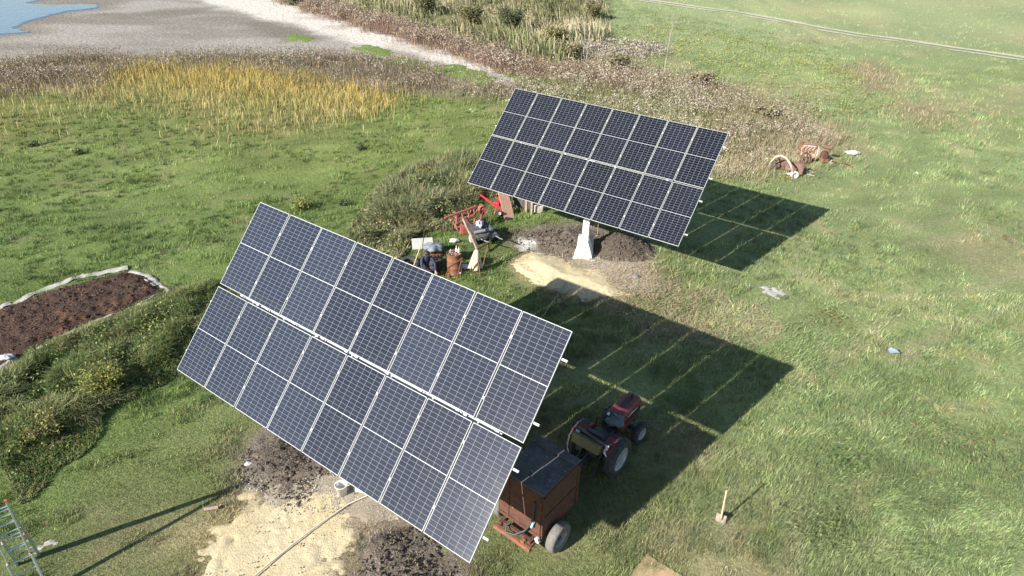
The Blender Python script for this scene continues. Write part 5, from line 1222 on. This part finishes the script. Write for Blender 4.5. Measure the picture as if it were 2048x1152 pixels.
# ------------------------------------------------------------------ crouching person
pc = hang(851, 552)
sk = [(0, 0, .34), (.02, .02, .55), (.06, -.02, .78), (.07, -.06, .92), (.04, -.16, 1.00), (.02, -.20, 1.10)]       # pelvis, waist, chest, neck, head base, crown
rad = [.155, .15, .165, .06, .085, .09]
E_ = [(0, 1), (1, 2), (2, 3), (3, 4), (4, 5)]
def chain(start, pts, rs):
    p_ = start
    for p, r_ in zip(pts, rs): sk.append(p); rad.append(r_); E_.append((p_, len(sk)-1)); p_ = len(sk)-1
    return p_
for sd in (-1, 1):
    kn = chain(0, [(sd*.12, -.02, .34), (sd*.22, -.36, .48), (sd*.20, -.20, .10), (sd*.20, -.22, .05), (sd*.22, -.42, .04)], [.10, .075, .055, .05, .035])
    hd = chain(2, [(sd*.19+.05, -.04, .82), (sd*.28+.05, -.22, .58), (sd*.14+.08, -.46, .42), (sd*.12+.09, -.53, .38)], [.075, .055, .038, .032])
    for k in range(4): chain(hd, [(sd*(.08+.02*k)+.09, -.59, .37-.004*k), (sd*(.08+.02*k)+.09, -.62-.006*(k in (1, 2)), .34), (sd*(.08+.02*k)+.09, -.615, .31)], [.011, .010, .008])
    chain(hd, [(sd*.07+.09, -.55, .36), (sd*.05+.09, -.585, .34)], [.012, .009])
me = bpy.data.meshes.new('person'); me.from_pydata(sk, E_, [])
po = bpy.data.objects.new('person', me); COL.objects.link(po)
md = po.modifiers.new('skin', 'SKIN'); 
for i, v in enumerate(me.skin_vertices[0].data): v.radius = (rad[i], rad[i]); v.use_root = (i == 0)
md.branch_smoothing = .4; po.modifiers.new('sub', 'SUBSURF').levels = 2; po.modifiers['sub'].render_levels = 2
bpy.context.view_layer.update()
dg = bpy.context.evaluated_depsgraph_get(); m2 = bpy.data.meshes.new_from_object(po.evaluated_get(dg)); po.modifiers.clear(); po.data = m2; m2.name = 'person'
m2.materials.clear()
skin = mat('skin', (.46, .27, .19), (.40, .23, .16), 8, .6); navy = mat('navy_jacket', (.022, .028, .060), (.035, .042, .08), 8, .9, bump=.3); trous = mat('dark_trousers', (.035, .035, .04), (.05, .05, .055), 8, .9)
for m_ in (navy, skin, trous): m2.materials.append(m_)
skv = np.array(sk)
for p in m2.polygons:
    c = np.array(p.center); k = int(np.argmin(((skv-c)**2).sum(1))); p.use_smooth = True
    head = c[2] > .93 and c[1] < -.03; hand = c[1] < -.50 and c[2] > .28; p.material_index = 1 if (head or hand) else (2 if (c[2] < .50 and not (c[1] < -.28 and c[2] > .40 and abs(c[0]-.05) < .17)) else 0)
po.location = pc; po.rotation_euler = (0, 0, math.radians(32)); tag(po, 'crouching person in navy jacket and dark cap working over scrap', 'person')
s = MB(); s.lathe([(.108, -.03), (.112, .0), (.108, .05), (.08, .09), (.03, .108), (0, .11)], n=20); s.prism([(-.07, -.09), (.07, -.09), (.06, -.17), (-.06, -.17)], -.012, .0, lambda u_, w_, t_: (u_, w_, t_)); cp_ = s.build('cap', black_p, po); cp_.location = (.03, -.18, 1.07); cp_.rotation_euler = (.35, 0, 0)
s = MB(); s.lathe([(.012, -.03), (.02, -.01), (.012, .02)], n=8); fc = s.build('nose', skin, po); fc.location = (.02, -.275, 1.03)
for sd in (-1, 1):
    s = MB(); s.lathe([(0, -.006), (.011, 0), (0, .006)], n=8); e_ = s.build('eye', black_p, po); e_.location = (.02+sd*.035, -.262, 1.055)
    s = MB(); s.lathe([(0, -.02), (.02, -.01), (.024, .01), (0, .028)], n=8); e_ = s.build('ear', skin, po); e_.location = (.02+sd*.088, -.17, 1.045)
s = MB(); s.box((0, 0, 0), (.05, .01, .012)); fc = s.build('mouth', mat('lips', (.30, .12, .10), (.28, .11, .09)), po); fc.location = (.02, -.262, .985)

# ------------------------------------------------------------------ rusty machinery on the far right
c0 = hang(1622, 319); eg = empty('scrap_engine', c0, math.radians(-22), 'large rusty engine and gearbox lying in the open grass', 'engine')
grime = mat('grimy_aluminium', (.40, .37, .30), (.24, .18, .12), 9, .7, .2, c3=(.26, .12, .06), c3amt=.06)
s = MB(); s.box((-.25, 0, .48), (.85, .55, .55)); s.box((-.25, 0, .82), (.78, .38, .16)); s.box((-.25, 0, .16), (.7, .42, .18)); s.build('crankcase', grime, eg, .03)
s = MB(); s.lathe([(.0, 0), (.40, 0), (.42, .03), (.42, .07), (.34, .18), (.22, .34), (.20, .46), (0, .46)], c=(.18, 0, .45), axis='x', n=24); s.build('bell_housing', grime, eg)
for i in range(4): s = MB(); s.box((-.55+.19*i, -.29, .60), (.13, .06, .20)); s.build('cylinder_cover', orange_rust, eg, .015)
for i in range(4): s = MB(); s.tube([(-.55+.19*i, -.30, .72), (-.55+.19*i, -.40, .80), (-.45+.16*i, -.34, .92)], .028, 8); s.build('intake_pipe', grime, eg)
s = MB(); s.tube([(-.7, -.2, .9), (-.3, -.25, 1.0), (.1, -.22, .95), (.2, -.2, .7)], .022, 8); s.tube([(-.7, .1, .95), (-.2, .05, 1.02), (.15, .12, .92)], .02, 8); s.build('fuel_line', orange_rust, eg)
s = MB(); s.box((-.72, -.05, .78), (.18, .30, .40)); s.cyl((-.70, -.2, .45), (-.78, -.2, .45), .16, n=18); s.build('timing_cover', orange_rust, eg, .02)
s = MB(); s.cyl((.60, -.18, .52), (.60, -.42, .46), .21, n=22); s.build('filter_drum', rust, eg); s = MB(); s.cyl((.45, .05, .88), (.95, .0, .86), .12, n=16); s.build('starter', rust_sheet, eg)
s = MB(); s.box((.68, -.2, .18), (.34, .30, .22), Matrix.Rotation(.4, 3, 'Z')); s.bar((.3, -.3, .35), (.75, -.45, .12), .06); s.build('mounting_bracket', orange_rust, eg, .01)
s = MB(); s.box((-.55, -.42, .16), (.26, .26, .3)); s.box((-.28, -.50, .12), (.16, .2, .24)); s.build('pump', orange_rust, eg, .03)
p0 = gp(1663, 322, .12)-c0; s = MB(); V = [gp(1663, 323, .10), gp(1668, 319, .34), gp(1676, 318, .42), gp(1685, 322, .30), gp(1696, 328, .14), gp(1705, 334, .04)]
o = MB().tube([v-V[0] for v in V], .035, 8).build('bent_pipe', orange_rust); o.location = V[0]; tag(o, 'bent rusty pipe arching from the scrap engine to the grass', 'pipe')
s = MB(); s.cyl((0, 0, .10), (.16, -.1, .10), .10, n=16); s.box((.02, .02, .06), (.2, .18, .12)); s.box((-.12, -.15, .05), (.2, .05, .06)); s.box((-.05, -.22, .05), (.2, .05, .05)); o = s.build('pump_part', grime, None, .01); o.location = hang(1661, 325); tag(o, 'pale finned pump part lying between engine and bent pipe', 'machine part')
c0 = hang(1614, 327); s = MB(); ring = [Vector((.30*math.cos(t), 0, .32+.30*math.sin(t))) for t in np.linspace(0, 2*math.pi, 29)]; s.tube(ring, .05, 8)
for i in range(26): t = i/26*2*math.pi; s.box((.355*math.cos(t), 0, .32+.355*math.sin(t)), (.05, .06, .05), Matrix.Rotation(-t, 3, 'Y'))
o = s.build('gear_ring', rust_sheet); o.location = c0; o.rotation_euler = (-.5, 0, .5); tag(o, 'rusty gear ring leaning against the scrap engine', 'gear')
# curved rusty sheet
A, B_, C_, D_ = gp(1556, 317, .55), gp(1612, 327, .55), gp(1604, 350, .05), gp(1549, 333, .05)
s = MB(); V = []; nn = 12
for j in range(nn+1):
    for i in range(nn+1):
        u_, w_ = i/nn, j/nn; p = A.lerp(B_, u_).lerp(D_.lerp(C_, u_), w_); p.z += .14*math.sin(math.pi*w_)+.015*math.sin(9*u_+2*w_); V.append(p-D_)
F = [(j*(nn+1)+i, j*(nn+1)+i+1, (j+1)*(nn+1)+i+1, (j+1)*(nn+1)+i) for j in range(nn) for i in range(nn)]; nb = len(V)
rim = [i for i in range(nn+1)]+[(nn+1)*j+nn for j in range(1, nn+1)]+[(nn+1)*nn+i for i in range(nn-1, -1, -1)]+[(nn+1)*j for j in range(nn-1, 0, -1)]
s.add(V+[p+Vector((.01, .02, -.015)) for p in V], F+[tuple(i+nb for i in reversed(f)) for f in F]+[(rim[i], rim[i]+nb, rim[(i+1) % len(rim)]+nb, rim[(i+1) % len(rim)]) for i in range(len(rim))], True)
o = s.build('steel_sheet', rust_sheet); o.location = D_; tag(o, 'curved rusty steel sheet lying in front of the scrap engine', 'steel sheet')
V = [gp(1539, 334, .05), gp(1542, 324, .45), gp(1551, 314, .85), gp(1562, 311, .95), gp(1572, 316, .95), gp(1580, 326, .8), gp(1584, 337, .5), gp(1586, 348, .12)]
o = MB().tube([v-V[0] for v in V], .055, 10).build('thick_hose', mat('tan_hose', (.46, .38, .26), (.35, .29, .2), 9, .8)); o.location = V[0]; tag(o, 'thick tan hose arching over the rusty sheet', 'hose')
V = [gp(1534, 326, .2), gp(1531, 333, .06), gp(1536, 338, .05), gp(1550, 326, .5), gp(1558, 316, .62)]
o = MB().tube([v-V[0] for v in V], .04, 8).build('thin_hose', mat('grey_hose', (.2, .2, .2))); o.location = V[0]; tag(o, 'thin grey hose lying left of the rusty sheet', 'hose')
s = MB(); c0 = hang(1588, 356); ring = [Vector((.17*math.cos(t), 0, .18+.17*math.sin(t))) for t in np.linspace(0, 2*math.pi, 21)]; s.tube(ring, .065, 8); s.cyl((0, .05, .18), (0, .30, .18), .14, n=16); o = s.build('flange', white_pl); o.location = c0; tag(o, 'pale pipe flange with dark bore at the sheet corner', 'flange')
s = MB(); s.cyl((-.42, 0, .07), (0, .05, .07), .06, n=12); o = s.build('pipe_stub', mat('pale_stub', (.6, .58, .52), (.5, .48, .42), 6, .6)); o.location = hang(1584, 350); tag(o, 'pale pipe stub lying left of the flange', 'pipe')
s = MB(); s.cyl((-.38, -.02, .07), (0, 0, .07), .07, n=12); o = s.build('pipe_stub', mat('grey_stub', (.2, .2, .21), (.14, .14, .15), 6, .6)); o.location = hang(1571, 350); tag(o, 'dark grey pipe stub lying left of the pale stub', 'pipe')
s = MB(); s.bar((0, 0, .05), (.34, -.22, .05), .05, .03); o = s.build('metal_bar', white_pl); o.location = hang(1614, 349); tag(o, 'short pale bar on the grass right of the flange', 'bar')
draped('white_bag', hang(1704, 309)+Vector((0, 0, .12)), (.42, .22, .2), white_pl, 'white plastic bag on the grass right of the scrap engine', 'bag', 21)
draped('white_scrap', hang(1588, 307)+Vector((0, 0, .06)), (.12, .10, .12), white_pl, 'small white scrap left of the scrap engine', 'scrap', 22)
